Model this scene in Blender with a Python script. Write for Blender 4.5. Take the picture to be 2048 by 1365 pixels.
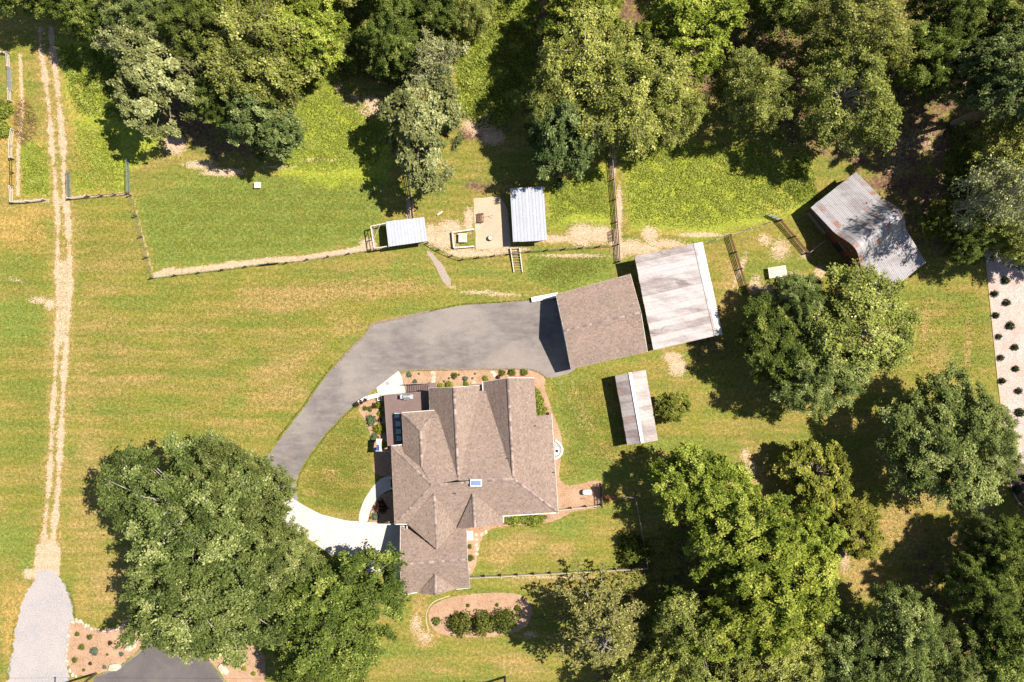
import bpy, bmesh, math, random
import numpy as np
from mathutils import Vector, Matrix
from mathutils.geometry import tessellate_polygon

R = math.radians
random.seed(7)
for o in list(bpy.data.objects):
    bpy.data.objects.remove(o)
SC = bpy.context.scene
COL = SC.collection

# ------------------------------------------------------------------ camera
# the drone hovers 130 m up and looks straight down; 15 photograph pixels = 1 m on the ground
CAM_H, PXM = 130.0, 15.0
cam_d = bpy.data.cameras.new('camera')
cam_d.sensor_fit = 'HORIZONTAL'
cam_d.angle = 2 * math.atan((2048 / PXM / 2) / CAM_H)
cam_d.clip_start, cam_d.clip_end = 0.5, 6000
cam = bpy.data.objects.new('camera', cam_d)
cam.location = (0, 0, CAM_H)
COL.objects.link(cam)
SC.camera = cam

# ------------------------------------------------------------------ sky, sun, exposure
SUN_EL = 60.3
SUN_AZ = math.atan2(0.29, 0.957)          # direction to the sun in the ground plane (x right, y up)
world = bpy.data.worlds.new('World')
SC.world = world
world.use_nodes = True
wn = world.node_tree
sky = wn.nodes.new('ShaderNodeTexSky')
sky.sky_type = 'NISHITA'
sky.sun_disc = False
sky.sun_elevation = R(SUN_EL)
sky.sun_rotation = math.pi / 2 - SUN_AZ
sky.air_density, sky.dust_density, sky.ozone_density = 1.0, 0.6, 1.0
bg = wn.nodes['Background']
bg.inputs['Strength'].default_value = 0.062
wn.links.new(sky.outputs[0], bg.inputs[0])
sun_d = bpy.data.lights.new('sun', 'SUN')
sun_d.energy = 4.6
sun_d.angle = R(0.5)
sun_d.color = (1.0, 0.93, 0.82)
sun = bpy.data.objects.new('sun', sun_d)
sdir = Vector((math.cos(SUN_AZ) * math.cos(R(SUN_EL)), math.sin(SUN_AZ) * math.cos(R(SUN_EL)), math.sin(R(SUN_EL))))
sun.rotation_euler = (-sdir).to_track_quat('-Z', 'Y').to_euler()
sun.location = (60, 20, 120)
COL.objects.link(sun)
vs = SC.view_settings
vs.view_transform = 'Standard'
vs.look = 'None'
vs.gamma = 1
vs.use_curve_mapping = False
vs.exposure = 1.15
SC.cycles.max_bounces = 6
SC.cycles.diffuse_bounces = 3
SC.cycles.glossy_bounces = 2
SC.cycles.transmission_bounces = 3

# ------------------------------------------------------------------ helpers
def P(u, v, h=0.0):
    """point of height h whose place in the survey picture is (u, v)"""
    k = (CAM_H - h) / CAM_H / PXM
    return Vector(((u - 1024) * k, (682.5 - v) * k, h))

def ray_plane(u, v, p0, n):
    """where the line of sight through (u, v) meets a roof plane"""
    d = P(u, v, 0) - Vector((0, 0, CAM_H))
    c = Vector((0, 0, CAM_H))
    return c + d * ((p0 - c).dot(n) / d.dot(n))

def tag(o, label=None, cat=None, group=None, kind=None):
    if label: o['label'] = label
    if cat: o['category'] = cat
    if group: o['group'] = group
    if kind: o['kind'] = kind
    return o

def thing(name, label, cat, loc=(0, 0, 0), group=None, rz=0.0):
    o = bpy.data.objects.new(name, None)
    o.empty_display_size = 0.3
    o.location = loc
    o.rotation_euler = (0, 0, rz)
    COL.objects.link(o)
    return tag(o, label, cat, group)

def link(name, me, parent=None, mat=None, kind=None):
    o = bpy.data.objects.new(name, me)
    COL.objects.link(o)
    if parent is not None: o.parent = parent
    if mat is not None and len(me.materials) == 0: me.materials.append(mat)
    if kind: o['kind'] = kind
    return o

class MB:
    """collects faces; build() links them as one mesh object, in the parent's frame"""
    def __init__(s): s.v, s.f, s.r = [], [], []
    def face(s, pts, r=0.5):
        i = len(s.v); s.v += [tuple(p) for p in pts]; s.f.append(tuple(range(i, i + len(pts)))); s.r.append(r)
    def mesh8(s, c, r=0.5):
        i = len(s.v); s.v += [tuple(p) for p in c]
        for q in ((0, 3, 2, 1), (4, 5, 6, 7), (0, 1, 5, 4), (1, 2, 6, 5), (2, 3, 7, 6), (3, 0, 4, 7)):
            s.f.append(tuple(i + k for k in q)); s.r.append(r)
    def box(s, x0, x1, y0, y1, z0, z1, r=0.5):
        s.mesh8([(x0, y0, z0), (x1, y0, z0), (x1, y1, z0), (x0, y1, z0), (x0, y0, z1), (x1, y0, z1), (x1, y1, z1), (x0, y1, z1)], r)
    def bar(s, a, b, w, h, r=0.5):
        a, b = Vector(a), Vector(b)
        d = (b - a).normalized()
        x = d.cross(Vector((0, 0, 1)))
        x = Vector((1, 0, 0)) if x.length < 1e-3 else x.normalized()
        y = x.cross(d).normalized()
        x, y = x * w / 2, y * h / 2
        s.mesh8([a - x - y, a + x - y, a + x + y, a - x + y, b - x - y, b + x - y, b + x + y, b - x + y], r)
    def tube(s, pts, rad, n=6, cap=True, r=0.5):
        pts = [Vector(p) for p in pts]
        rings = []
        for k, p in enumerate(pts):
            d = (pts[min(k + 1, len(pts) - 1)] - pts[max(k - 1, 0)])
            d = d.normalized() if d.length > 1e-6 else Vector((0, 0, 1))
            x = d.cross(Vector((0.31, 0.87, 0.38))).normalized(); y = d.cross(x)
            q = rad[k] if isinstance(rad, (list, tuple)) else rad
            i = len(s.v)
            for j in range(n):
                a = 2 * math.pi * j / n
                s.v.append(tuple(p + (x * math.cos(a) + y * math.sin(a)) * q))
            rings.append(i)
        for a, b in zip(rings, rings[1:]):
            for j in range(n):
                s.f.append((a + j, a + (j + 1) % n, b + (j + 1) % n, b + j)); s.r.append(r)
        if cap:
            s.f.append(tuple(rings[0] + j for j in reversed(range(n)))); s.r.append(r)
            s.f.append(tuple(rings[-1] + j for j in range(n))); s.r.append(r)
    def lathe(s, c, prof, n=16, r=0.5):
        c = Vector(c); rings = []
        for q, z in prof:
            i = len(s.v)
            for j in range(n):
                a = 2 * math.pi * j / n
                s.v.append((c.x + q * math.cos(a), c.y + q * math.sin(a), c.z + z))
            rings.append(i)
        for a, b in zip(rings, rings[1:]):
            for j in range(n):
                s.f.append((a + j, a + (j + 1) % n, b + (j + 1) % n, b + j)); s.r.append(r)
        s.f.append(tuple(rings[0] + j for j in reversed(range(n)))); s.r.append(r)
        s.f.append(tuple(rings[-1] + j for j in range(n))); s.r.append(r)
    def mesh(s, name, origin=None):
        me = bpy.data.meshes.new(name)
        v = s.v if origin is None else [(p[0] - origin[0], p[1] - origin[1], p[2] - origin[2]) for p in s.v]
        me.from_pydata(v, [], s.f)
        at = me.attributes.new('rnd', 'FLOAT', 'FACE')
        at.data.foreach_set('value', s.r)
        me.update()
        return me
    def build(s, name, mat, parent=None, kind=None, smooth=False):
        """vertices are in world coordinates; the parent (if any) carries only a translation"""
        og = tuple(parent.matrix_basis.translation) if parent is not None else None
        if parent is not None and parent.parent is not None:
            og = tuple(Vector(og) + parent.parent.matrix_basis.translation)
        me = s.mesh(name, og)
        if smooth:
            me.polygons.foreach_set('use_smooth', [True] * len(me.polygons))
        return link(name, me, parent, mat, kind)

_unit = {}
def beam(parent, name, a, b, w, h, mat):
    """a straight timber from a to b (world), sharing one box mesh per material and kind"""
    a, b = Vector(a), Vector(b)
    key = (name, mat.name)
    if key not in _unit:
        m = MB(); m.box(-.5, .5, -.5, .5, -.5, .5)
        me = m.mesh(name); me.materials.append(mat); _unit[key] = me
    o = bpy.data.objects.new(name, _unit[key])
    COL.objects.link(o)
    d = b - a
    og = parent.matrix_basis.translation if parent is not None else Vector((0, 0, 0))
    q = d.to_track_quat('Z', 'Y')
    o.matrix_basis = Matrix.Translation((a + b) / 2 - og) @ q.to_matrix().to_4x4() @ Matrix.Diagonal((w, h, d.length, 1))
    if parent is not None: o.parent = parent
    return o

# ------------------------------------------------------------------ materials
def mat_new(name):
    m = bpy.data.materials.new(name); m.use_nodes = True
    nt = m.node_tree
    return m, nt, nt.nodes['Principled BSDF']

def N(nt, t, **kw):
    n = nt.nodes.new('ShaderNode' + t)
    for k, v in kw.items():
        if k in n.inputs: n.inputs[k].default_value = v
        else: setattr(n, k, v)
    return n

def noise(nt, scale, detail=4, rough=0.6, vec=None, dist=0.0):
    n = N(nt, 'TexNoise'); n.inputs['Scale'].default_value = scale; n.inputs['Detail'].default_value = detail
    n.inputs['Roughness'].default_value = rough; n.inputs['Distortion'].default_value = dist
    if vec is not None: nt.links.new(vec, n.inputs['Vector'])
    return n.outputs[0]

def ramp(nt, fac, stops):
    r = N(nt, 'ValToRGB'); cr = r.color_ramp
    while len(cr.elements) < len(stops): cr.elements.new(0.5)
    for e, (p, c) in zip(cr.elements, stops):
        e.position = p; e.color = (c[0], c[1], c[2], 1) if isinstance(c, (tuple, list)) else (c, c, c, 1)
    nt.links.new(fac, r.inputs[0]); return r.outputs[0]

def mix(nt, fac, a, b, blend='MIX'):
    m = N(nt, 'Mix', data_type='RGBA', blend_type=blend)
    for s, x in ((m.inputs[0], fac), (m.inputs[6], a), (m.inputs[7], b)):
        if isinstance(x, (int, float)): s.default_value = x
        elif isinstance(x, tuple): s.default_value = (x[0], x[1], x[2], 1)
        else: nt.links.new(x, s)
    return m.outputs[2]

def math_(nt, op, a, b=None, clamp=False):
    m = N(nt, 'Math', operation=op, use_clamp=clamp)
    for s, x in ((m.inputs[0], a), (m.inputs[1], b)):
        if x is None: continue
        if isinstance(x, (int, float)): s.default_value = x
        else: nt.links.new(x, s)
    return m.outputs[0]

def bump(nt, bs, height, strength=0.5, dist=0.05):
    b = N(nt, 'Bump'); b.inputs['Strength'].default_value = strength; b.inputs['Distance'].default_value = dist
    nt.links.new(height, b.inputs['Height']); nt.links.new(b.outputs[0], bs.inputs['Normal'])

def pos(nt, sx=1, sy=1, sz=1, rz=0):
    g = N(nt, 'NewGeometry'); mp = N(nt, 'Mapping'); mp.inputs['Scale'].default_value = (sx, sy, sz)
    mp.inputs['Rotation'].default_value = (0, 0, rz)
    nt.links.new(g.outputs['Position'], mp.inputs[0]); return mp.outputs[0]

def mottled(name, c1, c2, scale=3.0, rough=0.85, c3=None, scale2=0.4, amt=0.5, bmp=0.3, bdist=0.03, spec=0.3, metallic=0.0, use_rnd=0.0):
    """two-tone noise plus a broad third tone: soil, timber, concrete, stone"""
    m, nt, bs = mat_new(name)
    v = pos(nt)
    n1 = noise(nt, scale, 5, 0.65, v)
    c = ramp(nt, n1, [(0.38, c1), (0.62, c2)])
    if c3:
        n2 = noise(nt, scale2, 4, 0.6, v)
        c = mix(nt, math_(nt, 'MULTIPLY', ramp(nt, n2, [(0.42, 0.0), (0.66, 1.0)]), amt), c, c3)
    if use_rnd:
        oi = N(nt, 'ObjectInfo')
        f = math_(nt, 'ADD', math_(nt, 'MULTIPLY', oi.outputs['Random'], use_rnd), 1 - use_rnd / 2)
        hs = N(nt, 'HueSaturation'); nt.links.new(f, hs.inputs['Value']); nt.links.new(c, hs.inputs['Color']); c = hs.outputs[0]
    nt.links.new(c, bs.inputs['Base Color'])
    bs.inputs['Roughness'].default_value = rough
    bs.inputs['Specular IOR Level'].default_value = spec
    bs.inputs['Metallic'].default_value = metallic
    if bmp: bump(nt, bs, noise(nt, scale * 2.3, 5, 0.7, v), bmp, bdist)
    return m

def leafy(name, dark, light, yellow=None, trans=0.3, vary=0.16, hue=0.016):
    """leaf colour by per-face 'rnd' (clump and leaf), shifted a little from plant to plant"""
    m, nt, bs = mat_new(name)
    at = N(nt, 'Attribute', attribute_name='rnd')
    c = ramp(nt, at.outputs['Fac'], [(0.1, dark), (0.8, light)] + ([(1.0, yellow)] if yellow else []))
    oi = N(nt, 'ObjectInfo')
    hs = N(nt, 'HueSaturation')
    rr = oi.outputs['Random']
    nt.links.new(math_(nt, 'ADD', math_(nt, 'MULTIPLY', rr, hue), 0.5 - hue / 2), hs.inputs['Hue'])
    r2 = math_(nt, 'FRACT', math_(nt, 'MULTIPLY', rr, 7.13))
    nt.links.new(math_(nt, 'ADD', math_(nt, 'MULTIPLY', r2, vary * 2), 1 - vary), hs.inputs['Value'])
    nt.links.new(c, hs.inputs['Color'])
    nt.links.new(hs.outputs[0], bs.inputs['Base Color'])
    bs.inputs['Roughness'].default_value = 0.7
    bs.inputs['Specular IOR Level'].default_value = 0.08
    tr = N(nt, 'BsdfTranslucent')
    tc = mix(nt, 1.0, hs.outputs[0], (1.0, 1.0, 0.45), 'MULTIPLY')
    nt.links.new(tc, tr.inputs[0])
    mx = N(nt, 'MixShader'); mx.inputs[0].default_value = trans
    nt.links.new(bs.outputs[0], mx.inputs[1]); nt.links.new(tr.outputs[0], mx.inputs[2])
    nt.links.new(mx.outputs[0], nt.nodes['Material Output'].inputs[0])
    return m

M = {}
M['leaf_oak'] = leafy('leaf_oak', (.038, .056, .011), (.19, .228, .06), (.40, .41, .165), trans=.2)
M['leaf_dark'] = leafy('leaf_dark', (.030, .050, .007), (.145, .18, .032), (.32, .34, .085), trans=.2)
M['leaf_maple'] = leafy('leaf_maple', (.06, .09, .008), (.30, .35, .05), (.50, .50, .12), trans=.28)
M['leaf_birch'] = leafy('leaf_birch', (.065, .078, .012), (.295, .312, .066), (.50, .49, .16), trans=.25)
M['leaf_yellow'] = leafy('leaf_yellow', (.065, .075, .010), (.26, .275, .045), (.44, .41, .09), trans=.25)
M['leaf_blue'] = leafy('leaf_blue', (.03, .052, .012), (.17, .215, .065), (.34, .37, .15), trans=.2)
M['leaf_larch'] = leafy('leaf_larch', (.075, .074, .018), (.30, .275, .085), (.46, .41, .18), trans=.2)
M['leaf_pale'] = leafy('leaf_pale', (.09, .10, .03), (.32, .335, .125), (.54, .53, .27), trans=.22)
M['leaf_brush'] = leafy('leaf_brush', (.075, .092, .010), (.285, .33, .055), (.42, .43, .11), trans=.3, vary=.06, hue=.01)
M['leaf_shrub'] = leafy('leaf_shrub', (.035, .055, .010), (.16, .18, .03), (.3, .29, .06))
M['leaf_grass'] = leafy('leaf_grass', (.06, .075, .010), (.18, .19, .03), (.3, .27, .07), vary=.05, hue=.01)
M['leaf_fern'] = leafy('leaf_fern', (.05, .09, .04), (.15, .21, .1), (.22, .26, .14))
M['leaf_lime'] = leafy('leaf_lime', (.12, .15, .015), (.3, .31, .03), (.5, .46, .03))
M['leaf_maroon'] = leafy('leaf_maroon', (.03, .012, .01), (.10, .05, .03), (.14, .09, .05))
M['leaf_evergreen'] = leafy('leaf_evergreen', (.014, .030, .010), (.05, .075, .022), (.09, .11, .03), trans=.15)
M['leaf_silver'] = leafy('leaf_silver', (.05, .08, .05), (.16, .21, .15), (.25, .28, .22))
M['bark'] = mottled('bark', (.13, .11, .09), (.27, .24, .2), 6, .9, bmp=.6)
M['bark_pale'] = mottled('bark_pale', (.22, .195, .165), (.40, .365, .33), 5, .8, bmp=.4)
def asphalt_mat():
    m, nt, bs = mat_new('asphalt')
    v = pos(nt); vs_ = pos(nt, .5, 1.5, 1, R(-30))
    worn = ramp(nt, noise(nt, .11, 5, .6, v), [(.40, 0.0), (.60, 1.0)])
    strk = ramp(nt, noise(nt, .9, 5, .7, vs_), [(.4, 0.0), (.66, 1.0)])
    c = mix(nt, worn, (.112, .099, .097), (.20, .172, .155))
    c = mix(nt, math_(nt, 'MULTIPLY', strk, .45), c, (.25, .215, .19))
    spk = ramp(nt, noise(nt, 14, 4, .8, v), [(.36, (.84, .84, .84)), (.64, (1.14, 1.14, 1.14))])
    c = mix(nt, 1.0, c, spk, 'MULTIPLY')
    stn = ramp(nt, noise(nt, .5, 3, .5, v), [(.66, 0.0), (.74, 1.0)])
    c = mix(nt, math_(nt, 'MULTIPLY', stn, .3), c, (.07, .062, .06))
    vr_ = N(nt, 'TexVoronoi', feature='DISTANCE_TO_EDGE'); vr_.inputs['Scale'].default_value = .16
    wv = N(nt, 'Mix', data_type='VECTOR'); wv.inputs[0].default_value = .12
    nz = N(nt, 'TexNoise'); nz.inputs['Scale'].default_value = .8; nz.inputs['Detail'].default_value = 5; nt.links.new(v, nz.inputs['Vector'])
    ad = N(nt, 'VectorMath', operation='MULTIPLY_ADD'); nt.links.new(nz.outputs[1], ad.inputs[0]); ad.inputs[1].default_value = (3, 3, 0); nt.links.new(v, ad.inputs[2])
    nt.links.new(ad.outputs[0], vr_.inputs['Vector'])
    c = mix(nt, math_(nt, 'MULTIPLY', ramp(nt, vr_.outputs[0], [(.0, 1.0), (.008, 0.0)]), .12), c, (.05, .045, .042))
    nt.links.new(c, bs.inputs['Base Color']); bs.inputs['Roughness'].default_value = .9; bs.inputs['Specular IOR Level'].default_value = .25
    bump(nt, bs, noise(nt, 22, 4, .7, v), .3, .01)
    return m
M['asphalt'] = asphalt_mat()
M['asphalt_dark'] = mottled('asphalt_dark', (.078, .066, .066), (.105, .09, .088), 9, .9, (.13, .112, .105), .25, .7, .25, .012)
M['concrete'] = mottled('concrete', (.42, .385, .345), (.5, .465, .42), 1.2, .85, (.36, .33, .29), .3, .55, .1, .01)
M['gravel'] = mottled('gravel', (.21, .19, .185), (.36, .335, .33), 9, .95, (.36, .31, .29), .25, .5, .9, .04)
M['mulch'] = mottled('mulch', (.19, .112, .066), (.40, .25, .155), 9, .95, (.38, .255, .175), .5, .6, .8, .05)
M['mulch_pale'] = mottled('mulch_pale', (.28, .2, .17), (.5, .42, .38), 8, .95, (.3, .2, .16), .4, .5, .8, .05)
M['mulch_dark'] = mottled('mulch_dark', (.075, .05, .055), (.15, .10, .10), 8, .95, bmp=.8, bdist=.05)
M['sand'] = mottled('sand', (.36, .26, .18), (.44, .33, .24), 6, .95, (.3, .2, .14), .35, .5, .2)
M['kerb'] = mottled('kerb', (.13, .095, .07), (.22, .17, .13), 5, .9)
M['path'] = mottled('path', (.22, .17, .14), (.33, .27, .23), 10, .95, bmp=.6)
M['white_paint'] = mottled('white_paint', (.6, .59, .57), (.72, .71, .69), 2, .5, bmp=0)
M['trim'] = mottled('trim', (.5, .47, .43), (.62, .58, .54), 3, .5, bmp=0)
M['wall_siding'] = mottled('wall_siding', (.30, .26, .22), (.36, .31, .27), 3, .7, bmp=.1)
M['wall_dark'] = mottled('wall_dark', (.10, .075, .06), (.16, .12, .09), 3, .85, bmp=.3)
M['barn_red'] = mottled('barn_red', (.10, .034, .02), (.17, .058, .034), 2.5, .85, (.10, .05, .035), .7, .6, .3)
M['deck'] = mottled('deck', (.125, .082, .075), (.165, .112, .10), 5, .75, (.19, .14, .13), .5, .4, .1)
M['deck_dark'] = mottled('deck_dark', (.06, .035, .035), (.10, .065, .06), 5, .75, bmp=.1)
M['timber_grey'] = mottled('timber_grey', (.24, .19, .145), (.36, .30, .24), 6, .9, bmp=.4, use_rnd=.35)
M['timber_dark'] = mottled('timber_dark', (.05, .033, .026), (.10, .07, .055), 6, .9, bmp=.4, use_rnd=.35)
M['timber_pale'] = mottled('timber_pale', (.42, .36, .28), (.56, .49, .4), 5, .85, bmp=.3, use_rnd=.2)
M['timber_brown'] = mottled('timber_brown', (.10, .05, .028), (.17, .09, .05), 5, .85, bmp=.3, use_rnd=.3)
M['stone'] = mottled('stone', (.34, .27, .195), (.50, .42, .32), 2.5, .9, bmp=.6, use_rnd=.3)
M['steel'] = mottled('steel', (.45, .46, .48), (.6, .61, .63), 3, .35, bmp=0, metallic=.7)
M['steel_green'] = mottled('steel_green', (.10, .13, .10), (.16, .19, .16), 3, .5, bmp=0)
M['black'] = mottled('black', (.012, .012, .014), (.03, .03, .033), 4, .6, bmp=0)
M['teal'] = mottled('teal', (.24, .42, .47), (.32, .5, .55), 3, .5, bmp=0)
M['teal_pale'] = mottled('teal_pale', (.30, .42, .44), (.42, .55, .57), 3, .5, bmp=0)
M['glass_and_sky_blue'] = mottled('glass_and_sky_blue', (.12, .17, .30), (.16, .22, .38), 2, .12, bmp=0, spec=.6)
M['yellow'] = mottled('yellow', (.55, .36, .01), (.65, .45, .02), 3, .5, bmp=0)
M['flag_red'] = mottled('flag_red', (.35, .03, .03), (.42, .05, .05), 3, .7, bmp=0)
M['flag_white'] = mottled('flag_white', (.62, .6, .6), (.7, .69, .68), 3, .7, bmp=0)
M['flag_blue'] = mottled('flag_blue', (.03, .05, .2), (.04, .07, .26), 3, .7, bmp=0)
M['wire'] = mottled('wire', (.1, .1, .1), (.16, .16, .16), 3, .5, bmp=0)
M['orange_clay'] = mottled('orange_clay', (.42, .11, .045), (.5, .17, .08), 4, .9)

def shingle_mat(name, c1, c2, c3):
    m, nt, bs = mat_new(name)
    at = N(nt, 'Attribute', attribute_name='rnd')
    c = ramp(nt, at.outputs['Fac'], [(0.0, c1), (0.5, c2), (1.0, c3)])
    v = pos(nt)
    broad = ramp(nt, noise(nt, .35, 4, .6, v), [(.3, (.93, .93, .93)), (.7, (1.06, 1.05, 1.03))])
    c = mix(nt, 1.0, c, broad, 'MULTIPLY')
    grit = ramp(nt, noise(nt, 30, 3, .7, v), [(.3, (.85, .85, .85)), (.7, (1.12, 1.12, 1.12))])
    c = mix(nt, 1.0, c, grit, 'MULTIPLY')
    nt.links.new(c, bs.inputs['Base Color'])
    bs.inputs['Roughness'].default_value = .92
    bs.inputs['Specular IOR Level'].default_value = .2
    return m
M['shingle'] = shingle_mat('shingle', (.115, .084, .067), (.222, .164, .135), (.31, .236, .196))
M['shingle_cap'] = shingle_mat('shingle_cap', (.15, .11, .094), (.225, .172, .148), (.34, .265, .23))

def metal_mat(name, base, dirt, rust, rust_amt, dirt_amt, rough=.55, sx=1, sy=1, rz=0, spec=.4):
    m, nt, bs = mat_new(name)
    v = pos(nt, sx, sy, 1, rz)
    oi = N(nt, 'ObjectInfo')
    n1 = noise(nt, .55, 6, .65, v)
    shift = math_(nt, 'MULTIPLY', math_(nt, 'SUBTRACT', oi.outputs['Random'], .5), .22)
    c = mix(nt, math_(nt, 'MULTIPLY', ramp(nt, math_(nt, 'ADD', n1, shift), [(.42, 0.0), (.66, 1.0)]), dirt_amt), base, dirt)
    fine = ramp(nt, noise(nt, 5, 4, .7, v), [(.3, (.84, .84, .84)), (.7, (1.06, 1.06, 1.06))])
    c = mix(nt, 1.0, c, fine, 'MULTIPLY')
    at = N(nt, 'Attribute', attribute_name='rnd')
    c = mix(nt, 1.0, c, ramp(nt, at.outputs['Fac'], [(.0, (.36, .34, .33)), (.5, (1.0, 1.0, 1.0))]), 'MULTIPLY')  # low rnd darkens: shading put into the rib sides' colour, and dark seams
    n2 = noise(nt, .8, 6, .7, v, .4)
    c = mix(nt, math_(nt, 'MULTIPLY', ramp(nt, math_(nt, 'ADD', n2, shift), [(.60, 0.0), (.70, 1.0)]), rust_amt), c, rust)
    nt.links.new(c, bs.inputs['Base Color'])
    bs.inputs['Roughness'].default_value = rough
    bs.inputs['Specular IOR Level'].default_value = spec
    return m
A_T = R(13.0)
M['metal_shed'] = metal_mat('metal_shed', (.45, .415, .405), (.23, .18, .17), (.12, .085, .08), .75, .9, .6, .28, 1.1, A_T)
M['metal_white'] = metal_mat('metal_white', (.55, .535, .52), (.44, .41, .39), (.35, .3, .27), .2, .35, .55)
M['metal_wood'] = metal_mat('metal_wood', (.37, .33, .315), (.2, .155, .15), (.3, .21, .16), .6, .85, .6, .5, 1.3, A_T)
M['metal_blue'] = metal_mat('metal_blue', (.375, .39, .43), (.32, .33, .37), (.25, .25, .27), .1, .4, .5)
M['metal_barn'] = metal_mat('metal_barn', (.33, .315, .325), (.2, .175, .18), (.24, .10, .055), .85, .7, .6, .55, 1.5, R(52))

# ------------------------------------------------------------------ ground
def sd_poly(U, V, poly):
    """signed distance (photograph pixels) to a polygon, negative inside"""
    d2 = np.full(U.shape, 1e18); inside = np.zeros(U.shape, bool)
    n = len(poly)
    for i in range(n):
        (x0, y0), (x1, y1) = poly[i], poly[(i + 1) % n]
        ex, ey = x1 - x0, y1 - y0
        t = np.clip(((U - x0) * ex + (V - y0) * ey) / max(ex * ex + ey * ey, 1e-9), 0, 1)
        d2 = np.minimum(d2, (U - x0 - t * ex) ** 2 + (V - y0 - t * ey) ** 2)
        if y0 != y1:
            c = ((y0 > V) != (y1 > V)) & (U < (x1 - x0) * (V - y0) / (y1 - y0) + x0)
            inside ^= c
    d = np.sqrt(d2)
    return np.where(inside, -d, d)

def sd_line(U, V, pts):
    d2 = np.full(U.shape, 1e18)
    for (x0, y0), (x1, y1) in zip(pts, pts[1:]):
        ex, ey = x1 - x0, y1 - y0
        t = np.clip(((U - x0) * ex + (V - y0) * ey) / max(ex * ex + ey * ey, 1e-9), 0, 1)
        d2 = np.minimum(d2, (U - x0 - t * ex) ** 2 + (V - y0 - t * ey) ** 2)
    return np.sqrt(d2)

def soft(d, f):
    t = np.clip(0.5 - d / (2 * f), 0, 1)
    return t * t * (3 - 2 * t)

STEP = 0.28
gx = np.concatenate([[-2500, -900, -350, -160, -100, -84], np.arange(-76, 76.01, STEP), [84, 100, 160, 350, 900, 2500]])
gy = np.concatenate([[-2500, -900, -350, -160, -90, -62], np.arange(-54, 54.01, STEP), [62, 90, 160, 350, 900, 2500]])
X, Y = np.meshgrid(gx, gy)
U, V = X * PXM + 1024, 682.5 - Y * PXM

def blob(u, v, ru, rv, a=0.0, s=1.0):
    c, q = math.cos(R(a)), math.sin(R(a))
    du, dv = U - u, V - v
    x, y = (du * c + dv * q) / ru, (-du * q + dv * c) / rv
    return s * np.exp(-(x * x + y * y) ** 1.3)

RUT_L = [(80, 60), (81, 98), (88, 135), (96, 202), (101, 253), (104, 303), (110, 354), (113, 404), (116, 440), (115, 524), (116, 592), (115, 659), (111, 743), (106, 811), (103, 880), (98, 969), (91, 1040), (85, 1111), (80, 1150)]
RUT_R = [(102, 60), (105, 98), (113, 158), (121, 236), (127, 303), (128, 364), (131, 404), (136, 440), (140, 524), (138, 592), (135, 659), (128, 743), (125, 811), (121, 880), (117, 969), (110, 1040), (105, 1093), (100, 1150)]
dirt = np.zeros(U.shape); dry = np.zeros(U.shape); lush = np.zeros(U.shape); litter = np.zeros(U.shape); weed = np.zeros(U.shape); orange = np.zeros(U.shape)
def mx(a, b): np.maximum(a, b, out=a)
wv1 = 2.2 * np.sin(V * .047 + 1) + 1.6 * np.sin(V * .13) + 1.2 * np.sin(V * .31 + 2)
wv2 = 2.2 * np.sin(V * .041 + 3) + 1.6 * np.sin(V * .11 + 1) + 1.2 * np.sin(V * .27)
dL, dR = sd_line(U, V, RUT_L), sd_line(U, V, RUT_R)
mx(dirt, soft(dL - 4.5 - wv1 * .8, 7) * .9)
mx(dirt, soft(dR - 5.5 - wv2 * .8, 7.5) * .9)
mx(dirt, soft(sd_line(U, V, [((a[0] + b[0]) / 2, a[1]) for a, b in zip(RUT_L, RUT_R)]) - 4, 8) * (.30 + .12 * np.sin(V * .03)))
mx(dry, soft(np.minimum(dL, dR) - 15 - wv1 * 1.5, 14) * .6)
mx(dirt, soft(sd_line(U, V, [(127, 530), (127, 600), (124, 680)]) - 11, 6) * .62)
mx(dirt, soft(sd_line(U, V, [(96, 1105), (93, 1150)]) - 26, 8) * .9)
mx(dirt, blob(78, 601, 26, 9, 0, .72)); mx(dirt, blob(100, 610, 14, 14, 0, .8)); mx(dirt, blob(30, 560, 30, 6, 10, .5))
mx(dirt, blob(58, 1148, 14, 14, 0, .85))
mx(dirt, soft(sd_line(U, V, [(40, 110), (44, 200), (42, 250), (36, 300), (36, 390)]) - 4, 4) * .8)
mx(dirt, soft(sd_line(U, V, [(30, 403), (95, 402)]) - 5, 4) * .6)
mx(dirt, soft(sd_line(U, V, [(145, 396), (260, 388)]) - 4, 4) * .6)
mx(dirt, soft(sd_line(U, V, [(312, 550), (345, 545), (440, 534), (540, 520), (600, 518), (680, 506), (748, 492)]) - 6, 4) * .85)
mx(dirt, soft(sd_line(U, V, [(268, 400), (308, 556)]) - 2, 3) * .65)
mx(dirt, blob(735, 485, 18, 12, 0, .8)); mx(dirt, blob(332, 543, 22, 8, -15, .8)); mx(dirt, blob(460, 528, 20, 8, -10, .7))
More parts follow.
